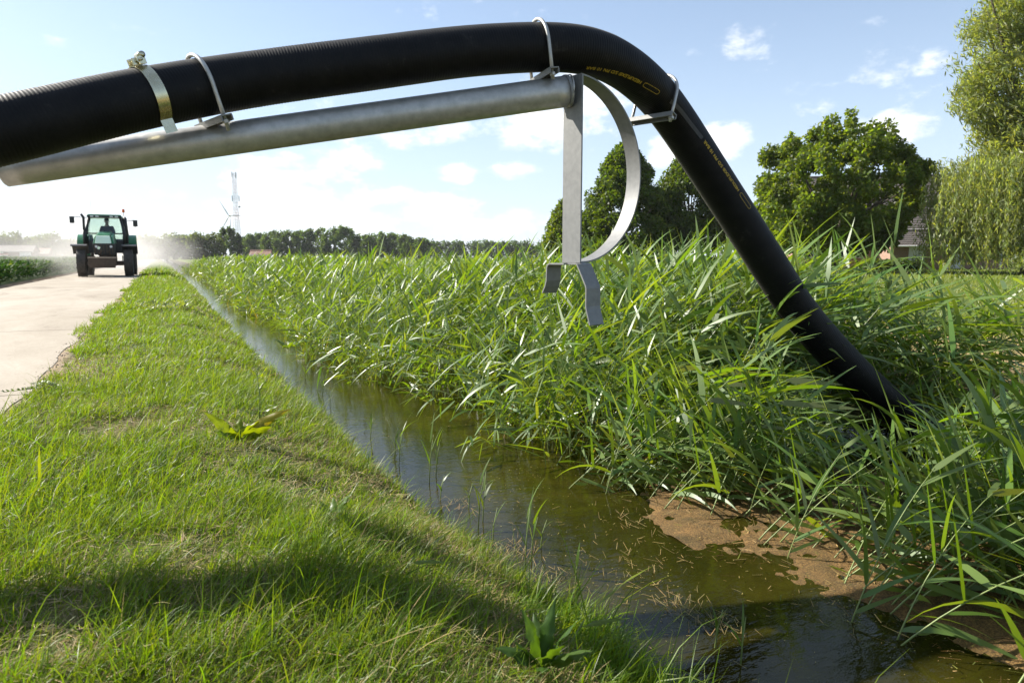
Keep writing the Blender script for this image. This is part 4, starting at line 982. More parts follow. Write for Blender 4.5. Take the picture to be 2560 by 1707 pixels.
    MB().tube([(-.82, 1.06, 1.96), (.82, 1.06, 1.96)], .028, 8).build('windscreen_rail', M_black, c)
    for i in range(4):
        a, b = i, (i+1) % 4; f = .985
        p = [(*cabb[a], zb+.1), (*cabb[b], zb+.1), (*cabt[b], zt), (*cabt[a], zt)]
        p = [Vector((v[0]*f, 1.95+(v[1]-1.95)*f, v[2])) for v in p]; n = (p[1]-p[0]).cross(p[3]-p[0]).normalized()*.005
        MB().hexa([p[0]-n, p[1]-n, p[1]+n, p[0]+n, p[3]-n, p[2]-n, p[2]+n, p[3]+n]).build('windscreen' if i == 0 else 'window', M_glass, c)
    m = MB(); m.hexa([(-.76, 1.12, 2.72), (.76, 1.12, 2.72), (.80, 2.8, 2.72), (-.80, 2.8, 2.72), (-.70, 1.2, 2.84), (.70, 1.2, 2.84), (.72, 2.7, 2.84), (-.72, 2.7, 2.84)]); m.build('roof', M_green, t, bevel=.05)
    m = MB(); m.box((0, 1.115, 2.735), (1.44, .05, .085)); m.build('roof_visor', M_black, t, bevel=.01)
    for s in (-1, 1):
        for q in (.30, .52): MB().box((s*q, 1.08, 2.735), (.14, .05, .065)).build('work_light', M_lamp, t, bevel=.01)
    m = MB(); m.tube([(-.86, .98, 1.3), (-.87, .98, 2.2), (-.86, .98, 2.68), (-.95, .94, 2.82)], .055, 12).tube([(-.86, .98, 1.45), (-.86, .98, 2.1)], .085, 12); m.build('exhaust_stack', M_black, t, smooth=True)
    m = MB(); m.tube([(.88, 1.3, 1.5), (.90, 1.3, 2.3), (.86, 1.35, 2.75)], [.09, .07, .05], 10).tube([(.92, 2.2, 1.9), (.86, 2.4, 2.75)], .05, 8); m.build('side_pillar', M_black, t, smooth=True)
    for s, z, x in ((-1, 2.66, -1.34), (1, 2.55, 1.32)):
        a = MB(); a.tube([(s*.74, 1.25, z+.02), (x, 1.05, z+.03)], .014, 6).tube([(x, 1.05, z+.05), (x, 1.05, z-.28)], .014, 6); ma = a.build('mirror_arm', M_black, t)
        MB().box((x, 1.03, z-.10), (.20, .06, .30)).build('mirror', M_black, ma, bevel=.02)
    m = MB(); m.tube([(.80, 1.5, 2.78), (.82, 1.5, 2.98)], .012, 6); st = m.build('beacon_post', M_black, t)
    MB().lathe([(2.96, .001), (2.96, .055), (2.99, .062), (3.08, .058), (3.12, .04), (3.13, .001)], 'Z', 16, (.82, 1.5, 0)).build('beacon', M_orange, st, smooth='auto')
    MB().tube([(-.58, 1.9, 2.84), (-.6, 1.92, 3.5)], .004, 5).build('aerial', M_black, t)
    # inside
    m = MB(); m.box((.02, 2.3, 1.62), (.52, .5, .14)).box((.02, 2.56, 1.95), (.50, .12, .62)); m.build('seat', M_seat, t, bevel=.04)
    m = MB(); cc = Vector((.02, 1.68, 1.92)); axs = Vector((0, -.55, .83)).normalized(); e1 = Vector((1, 0, 0)); e2 = axs.cross(e1)
    m.tube([cc+(e1*math.cos(a)+e2*math.sin(a))*.19 for a in np.linspace(0, 2*math.pi, 25)], .016, 8, cap=False).tube([cc, cc-axs*.5], .03, 8).tube([cc-e1*.19, cc+e1*.19], .012, 6); m.build('steering_wheel', M_black, t)
    m = MB(); m.box((0, 1.42, 1.72), (.5, .22, .3)); m.build('dashboard', M_black, t, bevel=.03)
    tag(t, 'green farm tractor with orange beacon driving towards us on the dusty concrete road', 'tractor')
    return t
TR = tractor()
def skin(name, verts, edges, radii, mat, parent=None, sub=1, root=0):
    me = bpy.data.meshes.new(name); me.from_pydata(verts, edges, []); o = bpy.data.objects.new(name, me); COL.objects.link(o)
    if parent is not None: o.parent = parent
    me.materials.append(mat)
    o.modifiers.new('skin', 'SKIN'); sv = me.skin_vertices[0].data
    for i, r in enumerate(radii): sv[i].radius = r if isinstance(r, tuple) else (r, r)
    sv[root].use_root = True
    s = o.modifiers.new('sub', 'SUBSURF'); s.levels = sub; s.render_levels = sub
    for p in me.polygons: p.use_smooth = True
    return o
def driver():
    M_skin = surf('skin', (.50, .30, .21), (.44, .25, .17), .5, sc=14); M_shirt = surf('dark_work_jacket', (.035, .03, .05), (.022, .02, .035), .85, sc=20); M_hair = surf('hair', (.05, .035, .025), (.03, .02, .015), .7, sc=40)
    M_trous = surf('dark_trousers', (.03, .035, .055), (.02, .024, .04), .85, sc=20)
    root = empty('person', (TR.location.x+.02, TR.location.y+2.36, TR.location.z+1.72)); root.scale = (1.12, 1.12, 1.12)
    # pelvis, spine, neck, head, arms to the wheel, thighs and shins: one continuous body
    v = [(0, 0, .08), (0, .03, .26), (0, .02, .44), (0, 0, .55), (0, -.02, .63), (0, -.035, .72), (0, -.045, .81)]
    r = [(.17, .13), (.16, .11), (.19, .12), (.11, .08), .055, (.078, .095), (.07, .085)]
    e = [(i, i+1) for i in range(6)]
    for s in (-1, 1):
        b = len(v); v += [(s*.19, 0, .50), (s*.25, -.12, .27), (s*.19, -.42, .25), (s*.175, -.58, .29), (s*.165, -.63, .30)]; r += [.07, .052, .042, .034, (.042, .022)]
        e += [(2, b), (b, b+1), (b+1, b+2), (b+2, b+3), (b+3, b+4)]
        for k in range(4):
            q = len(v); l = (.030, .035, .033, .026)[k]; v += [(s*(.165-.0), -.665, .325-.022*k), (s*(.165-.022), -.665-.01, .325-.022*k), (s*(.165-.03-l*.5), -.645, .325-.022*k)]; r += [.0095, .009, .008]; e += [(b+4, q), (q, q+1), (q+1, q+2)]
        q = len(v); v += [(s*.145, -.61, .325), (s*.125, -.635, .335)]; r += [.011, .009]; e += [(b+3, q), (q, q+1)]
        q = len(v); v += [(s*.11, -.05, .05), (s*.16, -.42, .10), (s*.16, -.52, -.28), (s*.16, -.66, -.33)]; r += [.10, .075, .055, .045]; e += [(0, q), (q, q+1), (q+1, q+2), (q+2, q+3)]
    body = skin('body', v, e, r, M_skin, root, 2)
    # clothes over it
    vv = [(0, 0, .09), (0, .03, .26), (0, .02, .44), (0, 0, .545)]; rr = [(.185, .145), (.178, .128), (.205, .135), (.10, .085)]; ee = [(0, 1), (1, 2), (2, 3)]
    for s in (-1, 1):
        b = len(vv); vv += [(s*.19, 0, .50), (s*.25, -.12, .27), (s*.19, -.42, .25), (s*.178, -.55, .284)]; rr += [.085, .066, .055, .047]; ee += [(2, b), (b, b+1), (b+1, b+2), (b+2, b+3)]
    skin('jacket', vv, ee, rr, M_shirt, root, 2)
    vv = [(0, 0, .06)]; rr = [(.18, .14)]; ee = []
    for s in (-1, 1):
        b = len(vv); vv += [(s*.11, -.05, .05), (s*.16, -.42, .10), (s*.16, -.52, -.26)]; rr += [.115, .09, .075]; ee += [(0, b), (b, b+1), (b+1, b+2)]
    skin('trousers', vv, ee, rr, M_trous, root, 2)
    m = MB(); m.lathe([(.78, .088), (.82, .092), (.86, .082), (.885, .05), (.893, .001)], 'Z', 20, (0, -.03, 0)); m.build('hair', M_hair, root, smooth=True)
    m = MB()
    m.tube([(0, -.125, .775), (0, -.148, .74), (0, -.128, .735)], [.010, .015, .010], 8)
    for s in (-1, 1): m.tube([(s*.078, -.03, .77), (s*.092, -.02, .75), (s*.08, -.03, .72)], [.012, .016, .01], 8)
    m.build('nose_and_ears', M_skin, root, smooth=True)
    m = MB()
    for s in (-1, 1): m.lathe([(-.135, .001), (-.130, .008), (-.118, .010), (-.11, .001)], 'Y', 10, (s*.03, 0, .78))
    m.build('eyes', M_black, root, smooth=True)
    MB().box((0, -.122, .70), (.045, .012, .007)).build('mouth', surf('lips', (.4, .18, .14), None, .5), root)
    tag(root, 'driver in dark jacket sitting at the steering wheel inside the tractor cab', 'person')
driver()
#PART6
# ------------------------------------------------------------------ trees
def leaf_quads(P, size, asp, u, v, col):
    """one small folded leaf (two triangles) per point; u = leaf axis, v = across"""
    n = len(P); a = u*(size*asp)[:, None]; b = v*(size*.5)[:, None]
    w = np.cross(u, v)*(size*.12)[:, None]
    V = np.stack([P, P+a*.5+b+w, P+a, P+a*.5-b+w], 1).reshape(-1, 3)
    q = (np.arange(n)*4)[:, None]+np.array([[0, 1, 2, 3]])
    return V, q, np.repeat(col, 4, 0)
def rdir(n, bias=(0, 0, 0), s=1.0):
    d = rng.normal(0, s, (n, 3))+np.array(bias); return d/np.linalg.norm(d, axis=1)[:, None]
def perp(u):
    r = rng.normal(0, 1, u.shape); r -= u*(r*u).sum(1)[:, None]; return r/np.linalg.norm(r, axis=1)[:, None]
def limbs(mb, base, targets, r0, trunk_top):
    mb.tube([base+Vector((0, 0, -.3)), base+Vector((0, 0, .15)), base+Vector((.05, .03, trunk_top*.5)), base+Vector((0, 0, trunk_top))], [r0*1.35, r0*1.1, r0*.92, r0*.8], 10)
    for tg in targets:
        tg = Vector(tg); s = base+Vector((0, 0, trunk_top*random.uniform(.6, 1.0))); m1 = s.lerp(tg, .45)+Vector((random.uniform(-.3, .3), random.uniform(-.3, .3), .35))
        mb.tube([s, m1, tg], [r0*.42, r0*.26, r0*.07], 6, cap=False)
def clump_tree(name, base, clumps, nleaf, size, col, trunk_h, r0, label, mat, asp=1.5, up=.4, ntarg=14, var=.3, cat='tree', droop=None, flat=1.0):
    root = empty(name, base); bag = Bag(); C = np.array(clumps)
    k = rng.choice(len(C), nleaf, p=C[:, 3]**2.2/np.sum(C[:, 3]**2.2))
    d = rdir(nleaf); rr = C[k, 3]*(rng.random(nleaf)**.45)
    P = C[k, :3]+d*rr[:, None]*np.array([1, 1, flat]); tone = rng.random(len(C))[k][:, None]
    c = jcol(col, nleaf, var, .15)*(.82+.36*tone)
    u = rdir(nleaf, droop if droop else (0, 0, up*-.6)); u = u+d*.4; u /= np.linalg.norm(u, axis=1)[:, None]
    bag.add(leaf_quads(P, size*(.6+.8*rng.random(nleaf)), np.full(nleaf, asp), u, perp(u), c))
    bag.build('crown', mat, root, False)
    mb = MB(); tg = C[rng.choice(len(C), min(ntarg, len(C)), replace=False), :3]; limbs(mb, Vector((0, 0, 0)), tg, r0, trunk_h); mb.build('trunk', M_bark, root, smooth=True)
    tag(root, label, cat); return root
def ell_clumps(n, c, r, rmin, rmax, inner=.55, zmin=None, lump=0.0):
    d = rdir(n); s = inner+(1-inner)*rng.random(n)**.6
    P = np.array(c)+d*np.array(r)*s[:, None]*(1+lump*(rng.random(n)-.5))[:, None]
    if zmin is not None: P[:, 2] = np.maximum(P[:, 2], zmin+rng.random(n)*.5)
    return np.concatenate([P, rng.uniform(rmin, rmax, (n, 1))], 1)
# round broadleaf tree in front of the house
b = gnd(1915, 42); s_ = 42*KX/F
cl = np.concatenate([ell_clumps(270, (0, 0, 4.9), (5.2, 4.6, 3.9), .34, .62, .66, 1.5, .15), ell_clumps(60, (-1.0, 0, 3.0), (4.9, 4.4, 1.6), .4, .7, .5, 1.2)])
kn = ell_clumps(46, (.1, 0, 5.0), (4.3, 4.0, 4.4), .26, .42, .98); kn = kn[kn[:, 2] > 5.6]
clump_tree('maple_tree', b, np.concatenate([cl, kn, kn+np.array([0, 0, -.5, .05])]), 62000, .15, (.088, .125, .022), 2.0, .26, 'round crowned broadleaf tree standing in front of the brick house', M_leaf, up=.8, ntarg=26)
# dark dense cone shaped trees behind the curved strip
def cone_tree(dx, dep, h, rb, seed_label, nl, z0=.6, sz=.17, lum=(.062, .098, .014), pw=.66):
    b = gnd(dx, dep); n = 330; zz = z0+(h-z0)*rng.random(n)**1.15; rad = rb*np.clip((1-(zz-z0)/(h-z0))**pw, .05, 1)*np.clip((zz-z0)/(h*.14)+.45, 0, 1); a = rng.uniform(0, 6.28, n); q = (.5+.5*rng.random(n)**.5)
    cl = np.stack([rad*q*np.cos(a), rad*q*np.sin(a), zz, rng.uniform(.38, .72, n)*(h/10)**.5*np.clip(.55+rad/rb, .6, 1.1)], 1)
    return clump_tree('hornbeam_tree', b, cl, nl, sz, lum, z0+1.0, .2, seed_label, M_leaf_dark, up=.7, ntarg=16, asp=1.4)
cone_tree(1432, 60, 10.6, 5.0, 'tallest dark conical tree seen through the curved steel strip', 52000)
cone_tree(1578, 62, 10.3, 4.7, 'dark conical tree with bare trunk partly behind the hose', 46000, 1.9)
cone_tree(1298, 66, 6.4, 2.3, 'smaller bushy tree at the left foot of the dark conical tree', 18000, .5, .17, (.085, .12, .018), .6)
# weeping willow
def willow():
    b = gnd(2375, 36); root = empty('willow_tree', b); bag = Bag(); rt = np.array((RT.x, RT.y, 0)); fwd = np.array((FW.x, FW.y, 0)); fwd = fwd/np.linalg.norm(fwd)
    cl = []
    def mass(n, cx, cz, rx, rz, ry, rmin, rmax):
        d = rdir(n)*(.45+.55*rng.random((n, 1))**.6); return np.concatenate([(d[:, :1]*rx+cx)*rt+(d[:, 1:2]*ry)*fwd+np.array([0, 0, 1])*(d[:, 2:3]*rz+cz), rng.uniform(rmin, rmax, (n, 1))], 1)
    upper = np.concatenate([mass(150, .9, 6.6, 4.3, 2.6, 3.6, .5, .9), mass(60, -2.0, 13.5, 2.4, 2.4, 2.2, .4, .8), mass(50, -3.4, 9.6, 1.5, 1.7, 1.5, .35, .6), mass(150, .3, 12.6, 4.2, 2.6, 3.5, .5, .95), mass(130, -.6, 9.6, 3.6, 2.2, 3.4, .5, .9), mass(36, -2.6, 8.2, 1.6, 1.0, 1.6, .35, .6), mass(60, 3.5, 10, 3.5, 4, 3.4, .6, 1.0), mass(120, .2, 7.6, 3.4, 1.9, 3, .5, .85), mass(50, -2.9, 11.2, 1.9, 2.6, 1.8, .35, .7), mass(60, 1.5, 15, 4.0, 1.6, 3.2, .5, .9)])
    n = 95000; k = rng.choice(len(upper), n, p=upper[:, 3]**2.2/np.sum(upper[:, 3]**2.2)); d = rdir(n); P = upper[k, :3]+d*(upper[k, 3]*rng.random(n)**.5)[:, None]
    wind = rt*.9; u = rdir(n, tuple(wind*.9+np.array([0, 0, -.75])), .75); tone = rng.random(len(upper))[k][:, None]
    bag.add(leaf_quads(P, .062*(.7+.7*rng.random(n)), np.full(n, 4.2), u, perp(u), jcol((.19, .22, .09), n, .3)*(.8+.4*tone)))
    # hanging strands
    ns = 760; a = rng.uniform(0, 6.28, ns); r = 5.9*np.sqrt(rng.random(ns))*(.65+.35*rng.random(ns)); cx = .2
    S = (r*np.cos(a)+cx)[:, None]*rt+(r*np.sin(a)*.85)[:, None]*fwd; top = 7.4-.26*np.abs(r*np.cos(a))-.35*rng.random(ns)*3; bot = .35+rng.random(ns)**2*2.2+.22*np.maximum(0, 4.2-r)
    top = np.maximum(top, bot+1.2); ll = 92; t = rng.random((ns, ll)); z = top[:, None]+(bot-top)[:, None]*t
    sway = (.35*np.sin(t*2.6+a[:, None])*t)
    P = S[:, None]+sway[..., None]*rt+rng.normal(0, .07, (ns, ll, 3)); P[..., 2] = z; P = P.reshape(-1, 3); n = len(P)
    u = rdir(n, (rt[0]*.25, rt[1]*.25, -1.3), .55); tone = np.repeat(rng.random(ns), ll)[:, None]
    bag.add(leaf_quads(P, .058*(.7+.7*rng.random(n)), np.full(n, 4.4), u, perp(u), jcol((.20, .23, .095), n, .3)*(.75+.5*tone)))
    # low mound in front
    md = mass(60, -1.4, .9, 1.8, .8, 1.0, .3, .5); md[:, :3] += -fwd*3.6; n = 9000; k = rng.integers(0, 60, n); P = md[k, :3]+rdir(n)*(md[k, 3]*rng.random(n)**.5)[:, None]; u = rdir(n, (0, 0, -.8), .8)
    bag.add(leaf_quads(P, .06*(.7+.7*rng.random(n)), np.full(n, 4), u, perp(u), jcol((.12, .15, .055), n, .3)))
    bag.build('crown', M_willow, root, False); mb = MB()
    limbs(mb, Vector((0, 0, 0)), [tuple(upper[i, :3]) for i in rng.choice(len(upper), 26, replace=False)], .5, 4.2); mb.build('trunk', M_bark, root, smooth=True)
    tag(root, 'large weeping willow with pale hanging branches at the right edge', 'tree')
willow()
# far trees
def far_tree(dx, dep, h, w, label, group, nl=1500, size=.6, col=(.070, .105, .038), z0=.12, name='poplar_tree', shape='oval'):
    b = gnd(dx, dep); n = 46
    zz = h*(z0+(1-z0)*rng.random(n)); f = (zz/h-z0)/(1-z0)
    env = np.sqrt(np.clip(1-(2*f-1)**2*.9, .02, 1)) if shape == 'oval' else np.clip(np.minimum(f*6+.3, 1)*np.sqrt(np.clip(1.04-f, 0, 1))*1.1, .05, 1)
    a = rng.uniform(0, 6.28, n); q = rng.random(n)**.5; rad = w*.5*env*q
    cl = np.stack([rad*np.cos(a), rad*np.sin(a), zz*.95, rng.uniform(.09, .17, n)*w+.25], 1)
    root = empty(name, b); bag = Bag(); k = rng.integers(0, n, nl); d = rdir(nl); P = cl[k, :3]+d*(cl[k, 3]*rng.random(nl)**.5)[:, None]*np.array([1, 1, 1.25]); u = rdir(nl, (0, 0, -.3))
    P[:, 2] = np.maximum(P[:, 2], .1)
    bag.add(leaf_quads(P, size*(.6+.8*rng.random(nl)), np.full(nl, 1.3), u, perp(u), jcol(col, nl, .35)*(.75+.5*rng.random(n)[k][:, None])))
    bag.build('crown', M_far, root, False); MB().tube([(0, 0, -.3), (0, 0, h*.35), (.1, 0, h*.8)], [w*.035, w*.026, w*.01], 6).build('trunk', M_bark, root, smooth=True)
    tag(root, label, 'tree', group); return root
def hpx(top, dep): return (590-top)*KX*dep/F+.9
xs_ = np.arange(560, 992, 17.5)
for i, x in enumerate(xs_):
    top = np.interp(x, [556, 620, 660, 720, 760, 800, 820, 880, 930, 985], [545, 534, 530, 525, 524, 526, 540, 533, 538, 552])+random.uniform(-4, 4)
    dep = 300+random.uniform(-14, 14); far_tree(x+random.uniform(-3, 3), dep, hpx(top, dep), random.uniform(5.2, 7.2), 'tall green tree in the dense row beyond the meadow right of the lattice mast', 'trees in the long row beyond the meadow', 1700, .62)
for i, x in enumerate(np.arange(985, 1275, 21)):
    dep = 420+random.uniform(-20, 20); far_tree(x+random.uniform(-4, 4), dep, hpx(555+abs(x-1130)*-.01+random.uniform(-2, 5), dep), random.uniform(8, 11), 'low dark tree in the distant wood between the tree row and the upright steel bar', 'trees of the distant wood', 1200, .8, (.055, .088, .036))
far_tree(513, 262, hpx(523, 262), 3.6, 'left one of two slim dark poplars beside the lattice mast', None, 1800, .5, (.045, .07, .026), .03)
far_tree(533, 258, hpx(522, 258), 3.8, 'right one of two slim dark poplars, directly left of the lattice mast', None, 1800, .5, (.043, .068, .026), .03)
far_tree(549, 262, hpx(536, 262), 2.6, 'short slim poplar standing behind the lattice mast', None, 1200, .5, (.03, .05, .02), .03)
for x, top, w in ((322, 548, 6), (343, 543, 7), (366, 552, 6), (384, 541, 7), (405, 540, 8), (428, 545, 7), (450, 538, 8), (474, 541, 7), (494, 540, 6)):
    far_tree(x, 230, hpx(top, 230), w, 'grey green tree veiled by road dust right of the tractor', 'dusty trees right of the tractor', 1300, .55, (.085, .11, .045))
for x, top, w in ((-14, 540, 7), (8, 540, 7), (30, 537, 8), (53, 543, 7), (78, 545, 7), (100, 541, 8), (122, 539, 8), (146, 552, 6), (164, 551, 5)):
    far_tree(x, 235, hpx(top, 235), w, 'rounded tree veiled by dust behind the farm sheds on the left', 'trees behind the farm sheds', 1400, .55, (.085, .11, .048))
for x, top, w in ((185, 553, 6), (215, 556, 6), (245, 555, 6), (275, 553, 6), (300, 552, 6)):
    far_tree(x, 240, hpx(top, 240), w, 'dusty tree showing beyond the tractor', 'dusty trees beyond the tractor', 900, .55, (.085, .11, .048))

# ------------------------------------------------------------------ buildings
M_tile = surf('grey_brown_roof_tiles', (.12, .10, .085), (.08, .068, .06), .8, sc=6)
M_redtile = surf('red_roof_tiles', (.36, .21, .15), (.27, .16, .12), .8, sc=5)
M_white = surf('white_paint', (.78, .77, .74), (.66, .65, .62), .5, sc=6)
M_darkred = surf('dark_red_cladding', (.16, .05, .04), (.11, .04, .03), .8, sc=5)
M_winglass = surf('window_glass', (.04, .05, .06), (.03, .035, .04), .06, sc=3)
def brick_mat():
    m, t, out = nodes('red_brick'); L = t.links.new; p = N(t, 'ShaderNodeBsdfPrincipled'); L(p.outputs[0], out.inputs[0]); v = objvec(t)
    sp = N(t, 'ShaderNodeSeparateXYZ'); L(v, sp.inputs[0]); ad = N(t, 'ShaderNodeMath', operation='ADD'); L(sp.outputs[0], ad.inputs[0]); L(sp.outputs[1], ad.inputs[1])
    cb = N(t, 'ShaderNodeCombineXYZ'); L(ad.outputs[0], cb.inputs[0]); L(sp.outputs[2], cb.inputs[1])
    br = N(t, 'ShaderNodeTexBrick'); L(cb.outputs[0], br.inputs['Vector']); br.inputs['Scale'].default_value = 1; br.inputs['Brick Width'].default_value = .22; br.inputs['Row Height'].default_value = .065; br.inputs['Mortar Size'].default_value = .008
    br.inputs['Color1'].default_value = (.33, .17, .11, 1); br.inputs['Color2'].default_value = (.26, .13, .085, 1); br.inputs['Mortar'].default_value = (.34, .3, .26, 1)
    L(br.outputs[0], p.inputs['Base Color']); p.inputs['Roughness'].default_value = .85; L(bump(t, br.outputs['Fac'], -.4, .006), p.inputs['Normal']); return m
M_brick = brick_mat()
def gable_house(name, label, cat, loc, rz, w, d, eave, ridge, wallm, roofm, over=.35, courses=0, chimney=False):
    """ridge along local X, width w, depth d"""
    r = empty(name, loc, rz); hw, hd = w/2, d/2
    m = MB(); m.add([(-hw, -hd, -.2), (hw, -hd, -.2), (hw, hd, -.2), (-hw, hd, -.2), (-hw, -hd, eave), (hw, -hd, eave), (hw, hd, eave), (-hw, hd, eave), (-hw, 0, ridge-.08), (hw, 0, ridge-.08)], [(0, 1, 5, 4), (2, 3, 7, 6), (1, 2, 6, 9, 5), (3, 0, 4, 8, 7)]); m.build('wall', wallm, r)
    ro = None; m = MB()
    for s in (-1, 1):
        sl = (ridge-eave)/hd; y1 = hd+over; n = max(1, courses)
        for i in range(n):
            a, b_ = i/n, (i+1)/n; ya, yb = y1*a, y1*b_; za, zb_ = ridge-sl*ya, ridge-sl*yb; th = .09 if courses else .12
            lift = .0 if not courses else .035
            m.hexa([(-hw-over, s*ya, za), (hw+over, s*ya, za), (hw+over, s*yb, zb_+lift), (-hw-over, s*yb, zb_+lift), (-hw-over, s*ya, za+th*.6), (hw+over, s*ya, za+th*.6), (hw+over, s*yb, zb_+th*.6+lift), (-hw-over, s*yb, zb_+th*.6+lift)])
    m.tube([(-hw-over, 0, ridge+.05), (hw+over, 0, ridge+.05)], .12, 8)
    ro = m.build('roof', roofm, r)
    if chimney: MB().box((hw*.5, .2, ridge+.3), (.6, .6, 1.4)).box((hw*.5, .2, ridge+1.03), (.72, .72, .1)).build('chimney', wallm, ro)
    for s in (-1, 1): MB().tube([(-hw-over, s*(hd+over), eave-.12), (hw+over, s*(hd+over), eave-.12)], .06, 8).build('gutter', M_white, r)
    tag(r, label, cat); return r
def window(r, c, w, h, axis='x', s=-1, cross=True, door=False):
    """frame, pane (or leaf) set in a wall facing local s*axis"""
    c = Vector(c); e = empty('door' if door else 'window', c); e.parent = r
    bx = (lambda u, v, du, dv, dd, o: ((u, s*o, v), (du, dd, dv))) if axis == 'y' else (lambda u, v, du, dv, dd, o: ((s*o, u, v), (dd, du, dv)))
    f = MB()
    for (u, v, du, dv) in ((-w/2, 0, .09, h+.09), (w/2, 0, .09, h+.09), (0, h/2, w-.09, .09), (0, -h/2, w-.09, .09)): f.box(*bx(u, v, du, dv, .10, .03))
    if cross and not door: f.box(*bx(0, 0, .06, h-.09, .08, .03))
    f.build('frame', M_white, e); MB().box(*bx(0, 0, w-.09, h-.09, .03, .012)).build('door_leaf' if door else 'pane', M_white if door else M_winglass, e)
hb = gnd(2010, 56); hr = -YAW-R(10)
hs = gable_house('brick_house', 'brick farmhouse with grey tiled roof half hidden behind the round tree and willow', 'house', hb, hr, 15, 10, 3.0, 7.3, M_brick, M_tile, .45, 26)
for x in (-6, -3.4, -.6, 2.2, 5.4): window(hs, (x, -5.0, 1.5), 1.5, 1.3, 'y', -1)
window(hs, (3.9, -5.0, 1.05), 1.0, 2.1, 'y', -1, door=True)
for x in (-4.7, 1.0, 6.9): MB().tube([(x, -5.12, 0), (x, -5.12, 2.85)], .05, 8).build('downpipe', M_white, hs)
ab = gnd(2092, 49); an = gable_house('brick_outbuilding', 'small brick shed with dark roof beside the willow', 'shed', ab, hr, 3.4, 3.0, 1.75, 2.7, M_brick, M_tile, .3, 8)
window(an, (-.2, -1.5, .85), .9, 1.6, 'y', -1, door=True)
# far sheds on the left
bb = gnd(36, 190); rr_ = -YAW+R(24)
bn = gable_house('farm_shed', 'dark red farm shed with pale roof and white side doors on the far left', 'farm shed', bb, rr_, 9.5, 9.0, 2.4, 4.0, M_darkred, surf('pale_shed_roof', (.10, .082, .076), (.08, .066, .06), .7, sc=2), .3)
# white doors in the front long wall
for x in (-3.1, 3.2): window(bn, (x, -4.5, 1.1), 2.6, 2.1, 'y', -1, door=True)
b2 = gnd(84, 205); gable_house('farm_shed', 'smaller dusty reddish shed right of the farm shed with white doors', 'farm shed', b2, rr_, 7, 6, 2.0, 3.4, M_darkred, M_redtile, .3)
b3 = gnd(-4, 186); gable_house('farm_shed', 'shed with a red roof cut off by the left picture edge', 'farm shed', b3, rr_, 5, 5, 1.4, 2.4, M_white, surf('bright_red_roof', (.45, .10, .06), (.36, .08, .05), .6, sc=3), .3)
sb = gnd(600, 118, -.02); shd = gable_house('field_shed', 'little field shed with red tiled roof and white walls before the tree row', 'shed', sb, -YAW+R(8), 3.2, 2.2, 1.30, 1.95, M_white, M_redtile, .18, 5)
window(shd, (.7, -1.1, .8), .6, .6, 'y', -1)
# ------------------------------------------------------------------ mast, turbines, fence, hedge
M_mast = surf('mast_steel_grey', (.42, .43, .44), (.35, .36, .37), .5, .3, sc=2)
M_mastred = surf('mast_red', (.5, .33, .31), (.42, .27, .25), .5, sc=2)
M_turb = surf('turbine_white', (.62, .64, .66), (.58, .6, .62), .4, sc=1)
def mast():
    dep = 270; b = gnd(547, dep, 0); r = empty('lattice_mast', b, .4); h = hpx(401, dep)
    def wd(z): return 1.35-.75*min(1, z/(h*.62)) if z < h*.62 else .60
    seg = 26; zs = [h*i/seg for i in range(seg+1)]
    for sx, sy in ((-1, -1), (1, -1), (1, 1), (-1, 1)):
        MB().tube([(sx*wd(z), sy*wd(z), z) for z in zs], .055, 5).build('leg', M_mast, r)
    bands = {0: MB(), 1: MB()}
    for i in range(seg):
        z0, z1 = zs[i], zs[i+1]; m = bands[(i//4) % 2]; cs = [(-1, -1), (1, -1), (1, 1), (-1, 1)]
        for k in range(4):
            a, c = cs[k], cs[(k+1) % 4]; p = [(a[0]*wd(z0), a[1]*wd(z0), z0), (c[0]*wd(z1), c[1]*wd(z1), z1), (c[0]*wd(z0), c[1]*wd(z0), z0), (a[0]*wd(z1), a[1]*wd(z1), z1)]
            m.tube([p[0], p[1]], .028, 4).tube([p[2], p[3]], .028, 4).tube([p[0], p[2]], .028, 4)
    bands[0].build('bracing', M_mast, r); bands[1].build('bracing', M_mastred, r)
    for (x, y, z) in ((-1.5, -.4, h*.70), (1.3, -.4, h*.705), (-.8, .3, h*.975), (.8, .3, h*.97), (.2, -.8, h*.975)):
        MB().box((x, y, z), (.30, .2, 2.2)).tube([(x, y, z), (x*.4, y*.4, z)], .05, 5).build('antenna_panel', M_mast, r)
    MB().lathe([(0, .001), (.05, .25), (.22, .42), (.30, .44)], 'Y', 16, (1.4, -.6, h*.61)).build('dish', M_mast, r)
    MB().tube([(1.0, 0, h*.40), (1.0, 0, h*.60)], .06, 5).build('cable_run', M_mast, r)
    MB().tube([(0, 0, h), (0, 0, h+1.6)], .05, 5).build('lightning_rod', M_mast, r)
    tag(r, 'tall slender red and grey lattice radio mast with panel antennas', 'mast')
mast()
